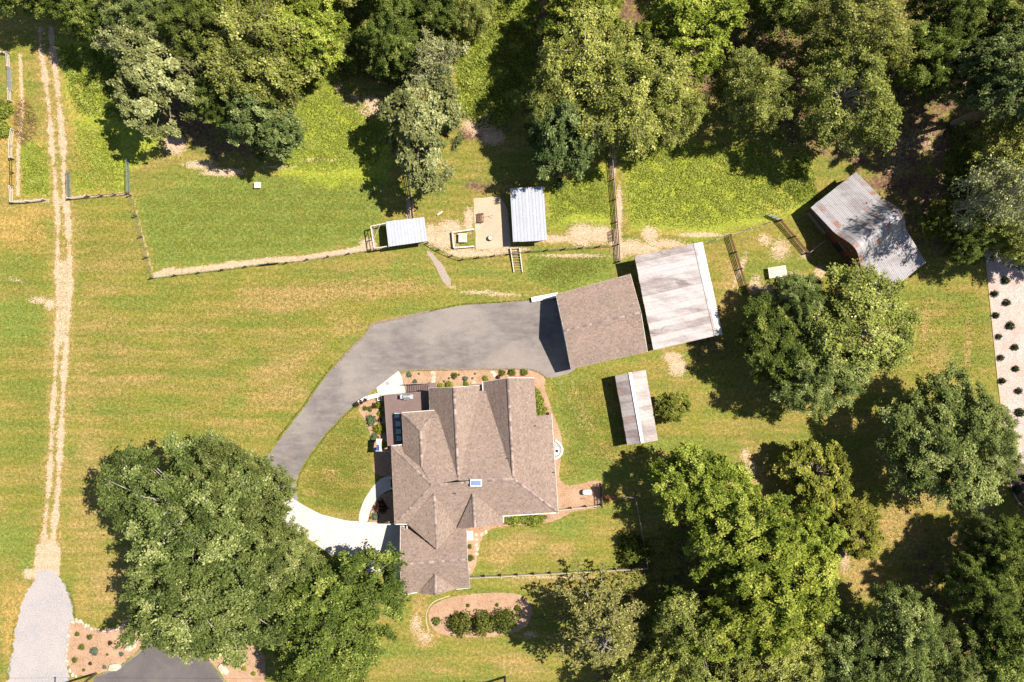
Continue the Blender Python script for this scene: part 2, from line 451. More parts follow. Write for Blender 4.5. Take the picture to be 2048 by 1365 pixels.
for b in [(862, 470, 22, 26), (900, 455, 30, 18), (890, 480, 34, 26), (925, 505, 40, 12), (938, 440, 12, 30), (960, 508, 60, 7), (1010, 500, 60, 8),
          (1110, 478, 60, 9), (1165, 470, 36, 28), (1200, 470, 36, 22), (1228, 480, 14, 20), (1240, 500, 16, 26), (1265, 495, 28, 20), (1300, 470, 20, 22),
          (1330, 488, 50, 10), (1400, 470, 60, 6), (1290, 500, 40, 14), (1150, 512, 90, 4), (1355, 735, 22, 22), (1345, 715, 26, 12), (1215, 705, 16, 5), (1320, 690, 26, 7),
          (820, 420, 9, 34), (1226, 320, 9, 46), (1238, 420, 9, 60), (1236, 480, 10, 40), (350, 290, 28, 24), (400, 330, 40, 10), (445, 345, 50, 10), (680, 165, 14, 30), (700, 200, 22, 18), (740, 215, 34, 26), (640, 320, 50, 4), (560, 335, 60, 3),
          (960, 250, 40, 26), (985, 275, 30, 20)]:
    mx(dirt, blob(*b, 0, .82))
for b in [(1560, 500, 26, 30), (1530, 480, 20, 16), (1590, 560, 36, 22), (1640, 545, 16, 22), (1510, 570, 16, 30), (1545, 585, 50, 16), (1610, 510, 14, 12), (1480, 540, 10, 50)]:
    mx(dirt, blob(*b, 20, .62))
for u0 in (1108, 1128):
    mx(dirt, soft(sd_line(U, V, [(u0 + 14, 760), (u0 + 34, 810), (u0 + 58, 860)]) - 2.5, 4) * .56)
for b in [(960, 585, 60, 6), (1010, 590, 50, 6), (905, 575, 18, 5), (1060, 1270, 20, 10), (832, 1250, 16, 30), (850, 1275, 20, 16), (1500, 940, 22, 30), (1490, 910, 14, 20), (1690, 1120, 14, 40), (1960, 1010, 30, 20), (1990, 990, 12, 26), (1690, 1040, 30, 18), (1100, 1155, 150, 4)]:
    mx(dirt, blob(*b, 0, .6))
for b in [(1850, 285, 60, 50), (1790, 330, 50, 40), (1880, 400, 40, 50), (1800, 290, 40, 30)]:
    mx(dirt, blob(*b, 0, .40))
# dry straw-coloured turf
for b in [(640, 585, 110, 22, -4, .9), (760, 580, 110, 18, -6, .9), (560, 610, 110, 22, -2, .7), (520, 590, 60, 24, 0, .7), (560, 740, 70, 26, -18, .8), (560, 790, 60, 26, -12, .9), (690, 650, 40, 30, 0, .6), (620, 700, 50, 20, -30, .6),
          (330, 660, 120, 12, 0, .5), (260, 760, 110, 12, -3, .7), (420, 720, 90, 10, -6, .5), (330, 830, 130, 8, -3, .5), (250, 700, 80, 14, 0, .5), (190, 580, 40, 60, 0, .4), (200, 650, 60, 16, 0, .5), (480, 850, 80, 20, 0, .5),
          (220, 1165, 60, 60, 0, .8), (270, 1130, 30, 60, 0, .6), (180, 900, 40, 60, 0, .5), (180, 1050, 50, 80, 0, .6), (165, 800, 30, 120, 0, .45),
          (1030, 1090, 60, 24, -10, 1), (1000, 1110, 26, 30, 0, 1), (1120, 1100, 34, 16, 0, 1), (660, 950, 18, 20, 0, .8), (720, 950, 12, 12, 0, .7), (620, 985, 20, 10, 0, .5),
          (840, 1215, 18, 30, 0, .9), (850, 1280, 30, 22, 0, .9), (1040, 1330, 60, 24, 0, .8), (900, 1340, 80, 8, 0, .5), (1460, 570, 20, 60, 0, .8), (1440, 620, 16, 30, 0, .7),
          (1880, 720, 30, 60, 0, .6), (1850, 650, 8, 60, 5, .7), (1935, 700, 8, 70, 3, .7), (1800, 900, 70, 40, 0, .7), (1830, 960, 60, 60, 0, .9), (1790, 1060, 60, 60, 0, .9), (1870, 990, 50, 40, 0, .9), (1730, 1150, 40, 60, 0, .8), (2000, 940, 30, 40, 0, .9),
          (1510, 960, 40, 70, 0, .8), (1170, 830, 16, 50, -30, .4), (1090, 1160, 140, 6, 0, .7), (1330, 470, 60, 30, 0, .4), (1550, 400, 50, 40, 0, .35), (1460, 330, 60, 40, 0, .3)]:
    mx(dry, blob(*b))
for b in [(30, 460, 70, 40, 20, 1), (10, 300, 30, 90, 0, .9), (20, 360, 30, 40, 0, .9), (40, 200, 16, 50, 0, .7), (80, 320, 20, 60, 0, .4), (150, 210, 20, 90, 0, .5), (165, 300, 30, 60, 0, .6), (200, 360, 40, 30, 0, .6), (60, 430, 60, 20, 0, .7), (20, 1250, 26, 90, 0, .8), (45, 1190, 26, 30, 0, .7), (160, 1190, 20, 60, 0, .5)]:
    mx(orange, blob(*b))
# greener turf
mx(lush, soft(sd_poly(U, V, [(268, 392), (420, 350), (770, 345), (765, 445), (740, 480), (600, 510), (330, 540), (308, 545)]), 16) * .8)
mx(lush, soft(sd_poly(U, V, [(1055, 510), (1215, 505), (1228, 530), (1225, 560), (1120, 585), (1050, 560)]), 8) * .9)
mx(lush, soft(sd_poly(U, V, [(620, 560), (840, 505), (880, 540), (890, 570), (700, 560)]), 20) * .55)
for b in [(40, 640, 60, 60, 0, .9), (40, 530, 40, 40, 0, .6), (30, 1080, 50, 60, 0, .8), (60, 1130, 30, 30, 0, .8), (1150, 850, 40, 110, -20, .7), (1180, 930, 60, 40, 0, .7), (970, 540, 60, 16, 0, .5), (1250, 720, 90, 14, -12, .6), (1300, 890, 80, 30, 0, .4), (960, 1200, 120, 12, 0, .6), (1000, 1150, 60, 40, 0, .5),
          (1700, 1000, 60, 50, 0, .3), (1820, 930, 30, 16, 0, .9), (1430, 760, 60, 40, 0, .4), (700, 900, 60, 60, 0, .3), (470, 800, 26, 100, 20, .5), (620, 480, 80, 20, 0, .5), (500, 870, 60, 30, 0, .4), (1130, 1060, 60, 20, 0, .7), (1000, 1075, 20, 30, 0, .6), (860, 1340, 60, 30, 0, .3)]:
    mx(lush, blob(*b))
# rough bright-green weeds round the wood and in the paddocks
for pl in [[(585, 165), (690, 140), (790, 260), (780, 360), (660, 380), (560, 350), (590, 250)],
           [(1240, 290), (1330, 270), (1500, 300), (1600, 330), (1640, 420), (1560, 440), (1400, 480), (1260, 460)],
           [(920, 20), (1080, 0), (1070, 160), (1010, 240), (910, 220)],
           [(100, 80), (320, 80), (320, 300), (230, 370), (160, 330)],
           [(1090, 370), (1210, 330), (1228, 460), (1170, 450), (1100, 460)], [(45, 280), (95, 290), (100, 395), (42, 390)], [(150, 350), (250, 330), (255, 380), (150, 388)]]:
    mx(weed, soft(sd_poly(U, V, pl), 34) * .9)
# leaf litter under the wood
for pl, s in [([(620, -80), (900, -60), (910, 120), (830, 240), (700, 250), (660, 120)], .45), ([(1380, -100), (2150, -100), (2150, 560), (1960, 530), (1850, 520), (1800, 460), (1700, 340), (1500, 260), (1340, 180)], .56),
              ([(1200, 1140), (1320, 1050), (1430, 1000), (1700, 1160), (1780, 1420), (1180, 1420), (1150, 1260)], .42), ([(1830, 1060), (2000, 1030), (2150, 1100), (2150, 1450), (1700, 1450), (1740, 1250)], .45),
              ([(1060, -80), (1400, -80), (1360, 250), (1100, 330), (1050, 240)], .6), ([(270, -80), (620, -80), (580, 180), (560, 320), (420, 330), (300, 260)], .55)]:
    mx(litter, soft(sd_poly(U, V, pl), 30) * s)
for b in [(1270, 290, 50, 24, 0, .7), (960, 260, 60, 30, 0, .8), (740, 210, 50, 40, 0, .5), (1420, 690, 60, 60, 0, .5), (1690, 1040, 40, 30, 0, .6), (300, 1250, 50, 40, 0, .4), (960, 370, 50, 24, 0, .5)]:
    mx(litter, blob(*b))

gm = bpy.data.meshes.new('ground')
ny, nx = X.shape
verts = np.zeros((ny * nx, 3)); verts[:, 0] = X.ravel(); verts[:, 1] = Y.ravel()
idx = np.arange(ny * nx).reshape(ny, nx)
quads = np.stack([idx[:-1, :-1], idx[:-1, 1:], idx[1:, 1:], idx[1:, :-1]], -1).reshape(-1, 4)
def fill_mesh(me, verts, quads, rnd=None):
    me.vertices.add(len(verts)); me.vertices.foreach_set('co', np.asarray(verts, np.float32).ravel())
    k = quads.shape[1]
    me.loops.add(quads.size); me.loops.foreach_set('vertex_index', quads.astype(np.int32).ravel())
    me.polygons.add(len(quads)); me.polygons.foreach_set('loop_start', np.arange(0, quads.size, k, dtype=np.int32))
    me.polygons.foreach_set('loop_total', np.full(len(quads), k, np.int32))
    if rnd is not None:
        me.attributes.new('rnd', 'FLOAT', 'FACE').data.foreach_set('value', np.asarray(rnd, np.float32))
    me.update(calc_edges=True); me.validate()
fill_mesh(gm, verts, quads)
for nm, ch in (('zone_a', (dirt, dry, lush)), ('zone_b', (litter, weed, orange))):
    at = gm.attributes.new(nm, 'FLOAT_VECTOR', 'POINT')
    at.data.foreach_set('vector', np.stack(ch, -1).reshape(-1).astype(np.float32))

def ground_material():
    m, nt, bs = mat_new('ground')
    v = pos(nt); vs_ = pos(nt, .35, 1.6, 1, R(4)); vr = pos(nt, 1.3, .3, 1, R(3))
    fine = noise(nt, 2.4, 7, .8, v); mid = noise(nt, .55, 5, .65, v); broad = noise(nt, .10, 4, .6, v)
    streak = noise(nt, .75, 6, .7, vs_); band = noise(nt, .22, 4, .6, vs_); blade = noise(nt, 6, 4, .75, v)
    def msk(attr, i, lo=.38, hi=.62, n=fine, amp=.75):
        a = N(nt, 'Attribute', attribute_name=attr); s = N(nt, 'SeparateXYZ'); nt.links.new(a.outputs['Vector'], s.inputs[0])
        x = math_(nt, 'ADD', s.outputs[i], math_(nt, 'MULTIPLY', math_(nt, 'SUBTRACT', n, .5), amp))
        x = math_(nt, 'MULTIPLY', x, math_(nt, 'GREATER_THAN', s.outputs[i], .012))
        return ramp(nt, x, [(lo, 0.0), (hi, 1.0)])
    T = (.35, .5, .65)
    def three(a, b, c_): return ramp(nt, fine, [(T[0], a), (T[1], b), (T[2], c_)])
    grass = three((.088, .086, .014), (.152, .136, .027), (.25, .20, .06))
    grass = mix(nt, math_(nt, 'MULTIPLY', ramp(nt, mid, [(.42, 0.0), (.60, 1.0)]), .6), grass, three((.075, .088, .012), (.13, .14, .02), (.20, .19, .045)))
    grass = mix(nt, math_(nt, 'MULTIPLY', ramp(nt, streak, [(.47, 0.0), (.60, 1.0)]), .5), grass, three((.15, .105, .03), (.24, .17, .055), (.34, .25, .1)))
    grass = mix(nt, math_(nt, 'MULTIPLY', ramp(nt, broad, [(.42, 0.0), (.6, 1.0)]), .4), grass, three((.10, .10, .012), (.17, .165, .02), (.25, .23, .045)))
    grass = mix(nt, math_(nt, 'MULTIPLY', ramp(nt, band, [(.50, 0.0), (.62, 1.0)]), .5), grass, three((.145, .105, .028), (.225, .165, .05), (.33, .25, .1)))
    grass = mix(nt, math_(nt, 'MULTIPLY', ramp(nt, band, [(.40, 1.0), (.50, 0.0)]), .8), grass, three((.062, .08, .013), (.118, .14, .024), (.195, .2, .05)))
    lushc = three((.062, .086, .014), (.13, .156, .028), (.21, .22, .055))
    weedc = three((.10, .118, .012), (.205, .235, .026), (.31, .31, .055))
    dryc = three((.135, .095, .028), (.25, .17, .06), (.40, .28, .13))
    orc = three((.14, .098, .022), (.27, .18, .05), (.44, .3, .11))
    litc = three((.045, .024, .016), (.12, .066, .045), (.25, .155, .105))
    dirtc = three((.31, .21, .135), (.39, .275, .185), (.46, .34, .24))
    c = mix(nt, msk('zone_a', 2, .25, .75, mid, 1.5), grass, lushc)
    c = mix(nt, msk('zone_b', 1, .3, .7, mid, .8), c, weedc)
    c = mix(nt, math_(nt, 'MULTIPLY', msk('zone_a', 1, .15, .75, streak, 1.6), .82), c, dryc)
    c = mix(nt, math_(nt, 'MULTIPLY', msk('zone_b', 2, .2, .75, mid, 1.3), .9), c, orc)
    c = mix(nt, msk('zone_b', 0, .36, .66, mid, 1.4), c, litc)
    c = mix(nt, msk('zone_a', 0, .34, .66, math_(nt, 'ADD', math_(nt, 'MULTIPLY', fine, .4), math_(nt, 'MULTIPLY', blade, .6)), 1.9), c, dirtc)
    c = mix(nt, 1.0, c, ramp(nt, blade, [(.36, (.62, .62, .6)), (.5, (1.0, 1.0, 1.0)), (.64, (1.32, 1.3, 1.25))]), 'MULTIPLY')
    wt = N(nt, 'TexWave', wave_type='BANDS', bands_direction='Y'); wt.inputs['Scale'].default_value = .18; wt.inputs['Distortion'].default_value = 5; wt.inputs['Detail'].default_value = 3; wt.inputs['Detail Scale'].default_value = .35
    nt.links.new(pos(nt, .25, 1, 1, R(4)), wt.inputs['Vector'])
    c = mix(nt, 1.0, c, ramp(nt, wt.outputs[1], [(.2, (.94, .965, .95)), (.8, (1.06, 1.035, 1.04))]), 'MULTIPLY')
    nt.links.new(c, bs.inputs['Base Color'])
    bs.inputs['Roughness'].default_value = .95; bs.inputs['Specular IOR Level'].default_value = .15
    bump(nt, bs, math_(nt, 'ADD', fine, math_(nt, 'MULTIPLY', blade, .6)), .55, .12)
    return m
M['ground'] = ground_material()
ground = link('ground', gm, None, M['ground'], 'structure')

# ------------------------------------------------------------------ sheets laid on the ground
def ragged(pts, amp, step=8.0, closed=True):
    """subdivide an outline and make it slightly uneven (pixels)"""
    out = []
    n = len(pts)
    for i in range(n if closed else n - 1):
        a, b = Vector(pts[i]).to_2d(), Vector(pts[(i + 1) % n]).to_2d()
        k = max(1, int((b - a).length / step))
        nr = Vector((-(b - a).y, (b - a).x)).normalized()
        for j in range(k):
            q = a.lerp(b, j / k) + nr * (random.uniform(-amp, amp) if j else 0)
            out.append((q.x, q.y))
    if not closed: out.append(tuple(pts[-1]))
    return out

def smooth(pts, closed=True, it=2):
    for _ in range(it):
        out = []
        n = len(pts)
        rng = range(n) if closed else range(n - 1)
        if not closed: out.append(pts[0])
        for i in rng:
            a, b = pts[i], pts[(i + 1) % n]
            out += [(a[0] * .75 + b[0] * .25, a[1] * .75 + b[1] * .25), (a[0] * .25 + b[0] * .75, a[1] * .25 + b[1] * .75)]
        if not closed: out.append(pts[-1])
        pts = out
    return pts

def sheet(name, pts, z, mat, label=None, amp=1.0, sm=0, thick=None, step=8.0):
    """a flat slab: top at z, edges down to just below the ground"""
    if sm: pts = smooth(pts, True, sm)
    pts = ragged(pts, amp, step)
    p3 = [P(u, v, 0) for u, v in pts]
    tri = tessellate_polygon([p3])
    mb = MB()
    mb.v = [(p.x, p.y, z) for p in p3] + [(p.x, p.y, -.05) for p in p3]
    n = len(p3)
    def up(t):
        a, b, c = (p3[i] for i in t)
        return t if (b - a).cross(c - a).z > 0 else (t[0], t[2], t[1])
    mb.f = [up(t) for t in tri]
    for i in range(n): mb.f.append((i, (i + 1) % n, n + (i + 1) % n, n + i))
    mb.r = [.5] * len(mb.f)
    o = mb.build(name, mat)
    o['kind'] = 'structure'
    if label: o['label'] = label
    return o

ASPH = [(1066, 600), (1000, 606), (920, 610), (860, 624), (800, 637), (770, 642), (752, 645), (741, 652), (734, 666), (716, 684), (698, 700), (668, 733), (640, 768), (610, 815), (585, 845), (560, 880), (525, 925), (495, 965), (440, 1060), (375, 1160), (315, 1270), (270, 1312), (235, 1338), (190, 1352), (170, 1390), (470, 1390),
        (440, 1352), (418, 1322), (425, 1280), (470, 1200), (520, 1100), (545, 1040), (600, 1012), (590, 975), (595, 950), (620, 908), (650, 868), (690, 826), (715, 806), (752, 778), (800, 742), (850, 740), (930, 740), (1040, 738), (1073, 742), (1093, 754), (1107, 756), (1150, 744), (1160, 720), (1130, 600)]
sheet('driveway', ASPH, .03, M['asphalt'], 'grey asphalt driveway curving from the shop round the house', 1.2, 2, step=6)
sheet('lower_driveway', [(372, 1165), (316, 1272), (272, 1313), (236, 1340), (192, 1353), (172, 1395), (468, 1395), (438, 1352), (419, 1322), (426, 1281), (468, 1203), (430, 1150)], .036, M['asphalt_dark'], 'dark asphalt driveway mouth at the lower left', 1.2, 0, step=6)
sheet('gravel_drive', [(66, 1170), (78, 1140), (108, 1140), (128, 1165), (146, 1210), (149, 1240), (138, 1262), (134, 1300), (134, 1345), (142, 1400), (8, 1400), (24, 1300), (38, 1232), (52, 1190)], .02, M['gravel'], 'pale grey gravel track entrance', 4.5, 1, step=5)
sheet('concrete_apron', [(573, 989), (606, 1010), (640, 1028), (690, 1041), (740, 1045), (822, 1048), (822, 1165), (760, 1150), (690, 1130), (620, 1080), (545, 1030)], .05, M['concrete'], 'white concrete apron in front of the garage', .4)
sheet('front_walk', smooth([(716, 1047), (721, 1015), (738, 983), (757, 961), (772, 953), (800, 951), (800, 977), (786, 977), (765, 987), (749, 1004), (739, 1025), (735, 1047)], True, 1), .058, M['concrete'], 'curved white concrete walk to the front steps', .2)
sheet('concrete_pad', [(753, 776), (797, 742), (803, 752), (813, 790), (757, 791)], .06, M['concrete'], 'white concrete landing below the deck stairs', .3)
sheet('step_pad', [(929, 1062), (946, 1062), (947, 1081), (929, 1081)], .05, M['concrete'], 'small white concrete pad at the back door', .1)
sheet('sand_pad', [(947, 397), (1000, 393), (1015, 420), (1022, 494), (952, 501)], .035, M['sand'], 'pale sandy pad beside the goat shelter', 1.0)
sheet('footpath', smooth([(850, 501), (862, 503), (876, 521), (884, 527), (906, 569), (890, 572), (877, 546), (868, 527)], True, 1), .02, M['path'], 'narrow grey gravel footpath from the coop', .8)
BEDS = [
 ('mulch_bed', [(712, 812), (757, 793), (770, 798), (784, 900), (800, 953), (772, 953), (745, 950), (750, 915), (742, 872), (730, 840)], 'mulch', 1),
 ('mulch_bed', [(738, 1045), (746, 1006), (766, 988), (800, 980), (806, 1046)], 'mulch', 0),
 ('mulch_bed', [(800, 743), (930, 741.5), (1040, 739.5), (1072, 743), (1092, 756), (1087, 776), (1098, 800), (1108, 836), (1124, 868), (1122, 915), (1117, 958), (1134, 973), (1160, 968), (1192, 961), (1206, 964), (1207, 1016), (1150, 1021), (1118, 1038), (1095, 1048), (1000, 1052), (968, 1066), (957, 1098), (950, 1143), (938, 1150), (925, 1150), (925, 1040), (1095, 1000), (1080, 780), (820, 800), (808, 768)], 'mulch', 1),
 ('mulch_bed', [(855, 1226), (868, 1206), (915, 1191), (990, 1185), (1040, 1187), (1060, 1204), (1066, 1230), (1047, 1262), (985, 1275), (928, 1275), (876, 1269), (860, 1250)], 'mulch', 2),
 ('mulch_bed', [(142, 1240), (175, 1252), (205, 1260), (242, 1251), (266, 1226), (300, 1238), (314, 1268), (280, 1295), (262, 1312), (232, 1338), (188, 1350), (145, 1352), (134, 1322), (136, 1272)], 'mulch', 0),
 ('mulch_bed', [(418, 1318), (428, 1290), (500, 1280), (530, 1312), (532, 1385), (468, 1385), (445, 1352)], 'mulch', 0),
 ('pale_mulch_bed', [(1970, 500), (1972, 540), (1980, 600), (1986, 660), (1995, 750), (2004, 830), (2012, 905), (2030, 930), (2140, 930), (2140, 500)], 'mulch_pale', 0),
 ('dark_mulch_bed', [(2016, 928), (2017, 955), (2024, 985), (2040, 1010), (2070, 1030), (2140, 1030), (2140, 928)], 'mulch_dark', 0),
]
for i, (nm, pl, mt, sm) in enumerate(BEDS):
    sheet(nm, pl, .04 + .002 * (i % 3), M[mt], None, 1.2, sm, step=5)
sheet('window_well', smooth([(1095, 880), (1112, 881), (1121, 890), (1125, 900), (1121, 911), (1110, 918), (1095, 918)], True, 1), .06, M['gravel'], 'half-round grey gravel well beside the house', .3, step=4)

def kerb(name, pts, w, h, mat, label, cat='kerb', sm=1):
    pts = smooth(pts, False, sm)
    mb = MB()
    c = [P(u, v, 0) for u, v in pts]
    L, Rr = [], []
    for i, p in enumerate(c):
        d = (c[min(i + 1, len(c) - 1)] - c[max(i - 1, 0)]).normalized()
        s = Vector((-d.y, d.x, 0)) * w / 2
        L.append(p + s); Rr.append(p - s)
    up = Vector((0, 0, h)); dn = Vector((0, 0, -.06))
    for i in range(len(c) - 1):
        a, b, e, f = L[i], Rr[i], Rr[i + 1], L[i + 1]
        mb.mesh8([a + dn, b + dn, e + dn, f + dn, a + up, b + up, e + up, f + up])
    o = mb.build(name, mat); tag(o, label, cat); return o
kerb('asphalt_kerb', [(668, 737), (700, 699), (735, 667), (740, 654), (750, 646), (766, 644), (800, 636), (860, 623)], .28, .14, M['kerb'], 'dark raised asphalt kerb along the outer bend of the driveway')
kerb('asphalt_kerb', [(797, 741), (850, 739), (930, 739), (1040, 737), (1074, 741), (1096, 756)], .22, .12, M['kerb'], 'dark raised kerb between the driveway and the north mulch bed')
kerb('stone_kerb', [(1110, 880), (1121, 888), (1126, 900), (1121, 912), (1110, 919)], .28, .2, M['concrete'], 'pale half-round kerb of the gravel window well', sm=2)
kerb('bed_edging', [(1972, 520), (1980, 600), (1986, 660), (1995, 750), (2004, 830), (2012, 905), (2018, 955), (2026, 987), (2042, 1012), (2072, 1032)], .2, .08, M['sand'], 'pale edging line of the mulch strip at the right edge')
kerb('bed_edging', [(857, 1262), (852, 1240), (853, 1222), (866, 1203), (900, 1192)], .14, .04, M['sand'], 'pale edging of the oval bush bed', sm=2)

# ------------------------------------------------------------------ roofs
def facet(pts):
    """pts: (u, v, h) for the three that fix the plane, (u, v) for the rest -> world points on that plane"""
    k = [P(*p) for p in pts if len(p) == 3][:3]
    n = (k[1] - k[0]).cross(k[2] - k[0]).normalized()
    if n.z < 0: n = -n
    return [ray_plane(p[0], p[1], k[0], n) for p in pts], n

def shingles(poly, n, row=.16, wid=.22, mb=None, lift=.03):
    """overlapping shingle tabs in courses, each tab its own raised quad with a lip"""
    mb = mb or MB()
    d = Vector((0, 0, -1)); d = (d - n * d.dot(n)).normalized(); e = n.cross(d)
    o = poly[0]
    st = [((p - o).dot(e), (p - o).dot(d)) for p in poly]
    t0, t1 = min(t for _, t in st), max(t for _, t in st)
    k = 0
    t = t0
    while t < t1:
        tm = t + row * .5
        xs = []
        for i in range(len(st)):
            (a, b), (c, f) = st[i], st[(i + 1) % len(st)]
            if (b > tm) != (f > tm): xs.append(a + (c - a) * (tm - b) / (f - b))
        xs.sort()
        course = random.uniform(-.05, .05)
        for s0, s1 in zip(xs[::2], xs[1::2]):
            s = s0 - (wid * .5 if k % 2 else 0)
            while s < s1:
                w = wid * random.uniform(.8, 1.2)
                a, b = max(s, s0), min(s + w - .015, s1)
                s += w
                if b - a < .05: continue
                z = lift + random.uniform(0, .014)
                p = [o + e * a + d * t + n * .008, o + e * b + d * t + n * .008, o + e * b + d * (t + row + .01) + n * z, o + e * a + d * (t + row + .01) + n * z]
                r = min(1, max(0, random.gauss(.5, .13) + course))
                mb.face([p[0], p[3], p[2], p[1]], r)
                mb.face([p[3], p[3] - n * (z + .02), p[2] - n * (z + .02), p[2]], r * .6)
        t += row; k += 1
    return mb

def roof_part(parent, name, pts, thick=.18, mat='shingle'):
    poly, n = facet(pts)
    og = parent.matrix_basis.translation
    mb = MB()
    tri = tessellate_polygon([poly])
    m = len(poly)
    lo = [p - Vector((0, 0, thick)) for p in poly]
    mb.v = [tuple(p) for p in poly] + [tuple(p) for p in lo]
    for t in tri:
        a, b, c = (poly[i] for i in t)
        t = t if (b - a).cross(c - a).z > 0 else (t[0], t[2], t[1])
        mb.f.append(tuple(t)); mb.f.append((t[0] + m, t[2] + m, t[1] + m))
    for i in range(m): mb.f.append((i, m + i, m + (i + 1) % m, (i + 1) % m))
    mb.r = [.35] * len(mb.f)
    o = mb.build(name, M[mat], parent)
    return o, poly, n

def shingle_roof(parent, name, pts):
    o, poly, n = roof_part(parent, name, pts)
    sh = shingles(poly, n)
    sh.build('shingles', M['shingle'], o, 'stuff')
    return poly, n

def caps(parent, a, b, w=.3, up=.05):
    """overlapping cap shingles along a ridge or hip"""
    d = b - a; L = d.length; d.normalize()
    s = d.cross(Vector((0, 0, 1))).normalized()
    mb = MB(); t = 0
    while t < L:
        q = min(t + .36, L); z = up + random.uniform(0, .015)
        p, r = a + d * t, a + d * q
        rr = random.random()
        top0, top1 = Vector((0, 0, z)), Vector((0, 0, z + .03))
        dn = Vector((0, 0, -.07))
        mb.face([p + s * w / 2 + dn + top0, p + top0, r + top1, r + s * w / 2 + dn + top1], rr)
        mb.face([p + top0, p - s * w / 2 + dn + top0, r - s * w / 2 + dn + top1, r + top1], rr)
        mb.face([r + s * w / 2 + dn + top1, r + top1, r - s * w / 2 + dn + top1, r + Vector((0, 0, -.1))], rr * .5)
        t += .33
    mb.build('ridge_caps', M['shingle_cap'], parent, 'stuff')

def gutter(parent, a, b, mat='trim'):
    beam(parent, 'gutter', a - Vector((0, 0, .08)), b - Vector((0, 0, .08)), .12, .14, M[mat])

def wall_ring(parent, name, pts, z1, mat, z0=-.1, th=.2, zw=None):
    """four or more upright walls, each a part of its own"""
    c = sum(pts, Vector((0, 0, 0))) / len(pts)
    for i in range(len(pts)):
        a, b = pts[i], pts[(i + 1) % len(pts)]
        mb = MB()
        a0, b0 = Vector((a.x, a.y, 0)), Vector((b.x, b.y, 0))
        d = (b0 - a0).normalized(); s = Vector((-d.y, d.x, 0)) * th / 2
        a0 = a0 + d * (th / 2 + .004); b0 = b0 + d * (th / 2)
        za = z1[i] if isinstance(z1, (list, tuple)) else z1
        zb = z1[(i + 1) % len(pts)] if isinstance(z1, (list, tuple)) else z1
        if zw: za = zb = zw[i]
        up = lambda p, z: Vector((p.x, p.y, z))
        mb.mesh8([up(a0 - s, z0), up(b0 - s, z0), up(b0 + s, z0), up(a0 + s, z0), up(a0 - s, za), up(b0 - s, zb), up(b0 + s, zb), up(a0 + s, za)])
        mb.build(name, mat, parent)

def opening(parent, name, a, b, t, w, z0, z1, mat, out, frame='white_paint'):
    """a framed window or door on the wall a-b, at fraction t, standing proud on the outer side"""
    d = (b - a); d.z = 0; L = d.length; d.normalize()
    c = Vector((a.x, a.y, 0)) + d * L * t
    s = Vector((out[0], out[1], 0)).normalized()
    fr = MB(); fr.bar(c + s * .11 + Vector((0, 0, (z0 + z1) / 2)) - d * (w / 2 + .08), c + s * .11 + Vector((0, 0, (z0 + z1) / 2)) + d * (w / 2 + .08), .05, z1 - z0 + .16)
    o = fr.build(name, M[frame], parent)
    pn = MB(); pn.bar(c + s * .145 + Vector((0, 0, (z0 + z1) / 2)) - d * w / 2, c + s * .145 + Vector((0, 0, (z0 + z1) / 2)) + d * w / 2, .03, z1 - z0)
    pn.build('pane' if name == 'window' else 'panel', M[mat], o)

# ------------------------------------------------------------------ the house
house = thing('house', 'large house with brown shingled hip roof of many gables and garage wing', 'house', P(950, 960, 0))
ZR, ZE, ZL = 7.6, 5.5, 4.3
f = {}
f['w'], nW = shingle_roof(house, 'roof_slope', [(783, 893, ZE), (790, 1048, ZE), (864, 971, ZR)])
f['s'], nS = shingle_roof(house, 'roof_slope', [(864, 971, ZR), (790, 1048, ZE), (816, 1045), (868, 988), (912, 1056), (917, 1053), (946, 989), (1004, 1032), (1116, 1025), (1027, 958, ZR)])
f['e'], nE = shingle_roof(house, 'roof_slope', [(1027, 958, ZR), (1116, 1025, ZE), (1103, 830, ZE), (1072, 832), (1067, 757), (1016, 757)])
hC = f['e'][5].z
f['cw'], _ = shingle_roof(house, 'roof_slope', [(1016, 757, hC), (1027, 958, ZR), (971, 781, 4.7), (966, 784), (965, 765)])
f['nbc'], _ = shingle_roof(house, 'roof_slope', [(918, 962, ZR), (1027, 958, ZR), (971, 782, 4.7), (958, 782)])
f['be'], _ = shingle_roof(house, 'roof_slope', [(908, 776, ZR), (918, 962, ZR), (958, 782, 4.7), (960, 772)])
f['bw'], _ = shingle_roof(house, 'roof_slope', [(858, 777, ZL), (908, 776, ZR), (917, 962, ZR), (878, 834), (871, 822), (860, 822)])
f['nab'], nN = shingle_roof(house, 'roof_slope', [(864, 971, ZR), (917, 960, ZR), (878, 834, 5.45), (871, 824), (864, 838), (844, 937)])
f['naw'], _ = shingle_roof(house, 'roof_slope', [(864, 971, ZR), (844, 937, 6.8), (807, 906), (804, 891), (783, 893, ZE)])
f['aw'], _ = shingle_roof(house, 'roof_slope', [(804, 827, 4.9), (841, 862, 6.9), (844, 937), (808, 906, 4.9)])
f['an'], _ = shingle_roof(house, 'roof_slope', [(804, 827, 4.9), (871, 822, 4.9), (841, 862, 6.9)])
f['ae'], _ = shingle_roof(house, 'roof_slope', [(841, 862, 6.9), (844, 937, 6.95), (864, 838), (871, 822, 4.9)])
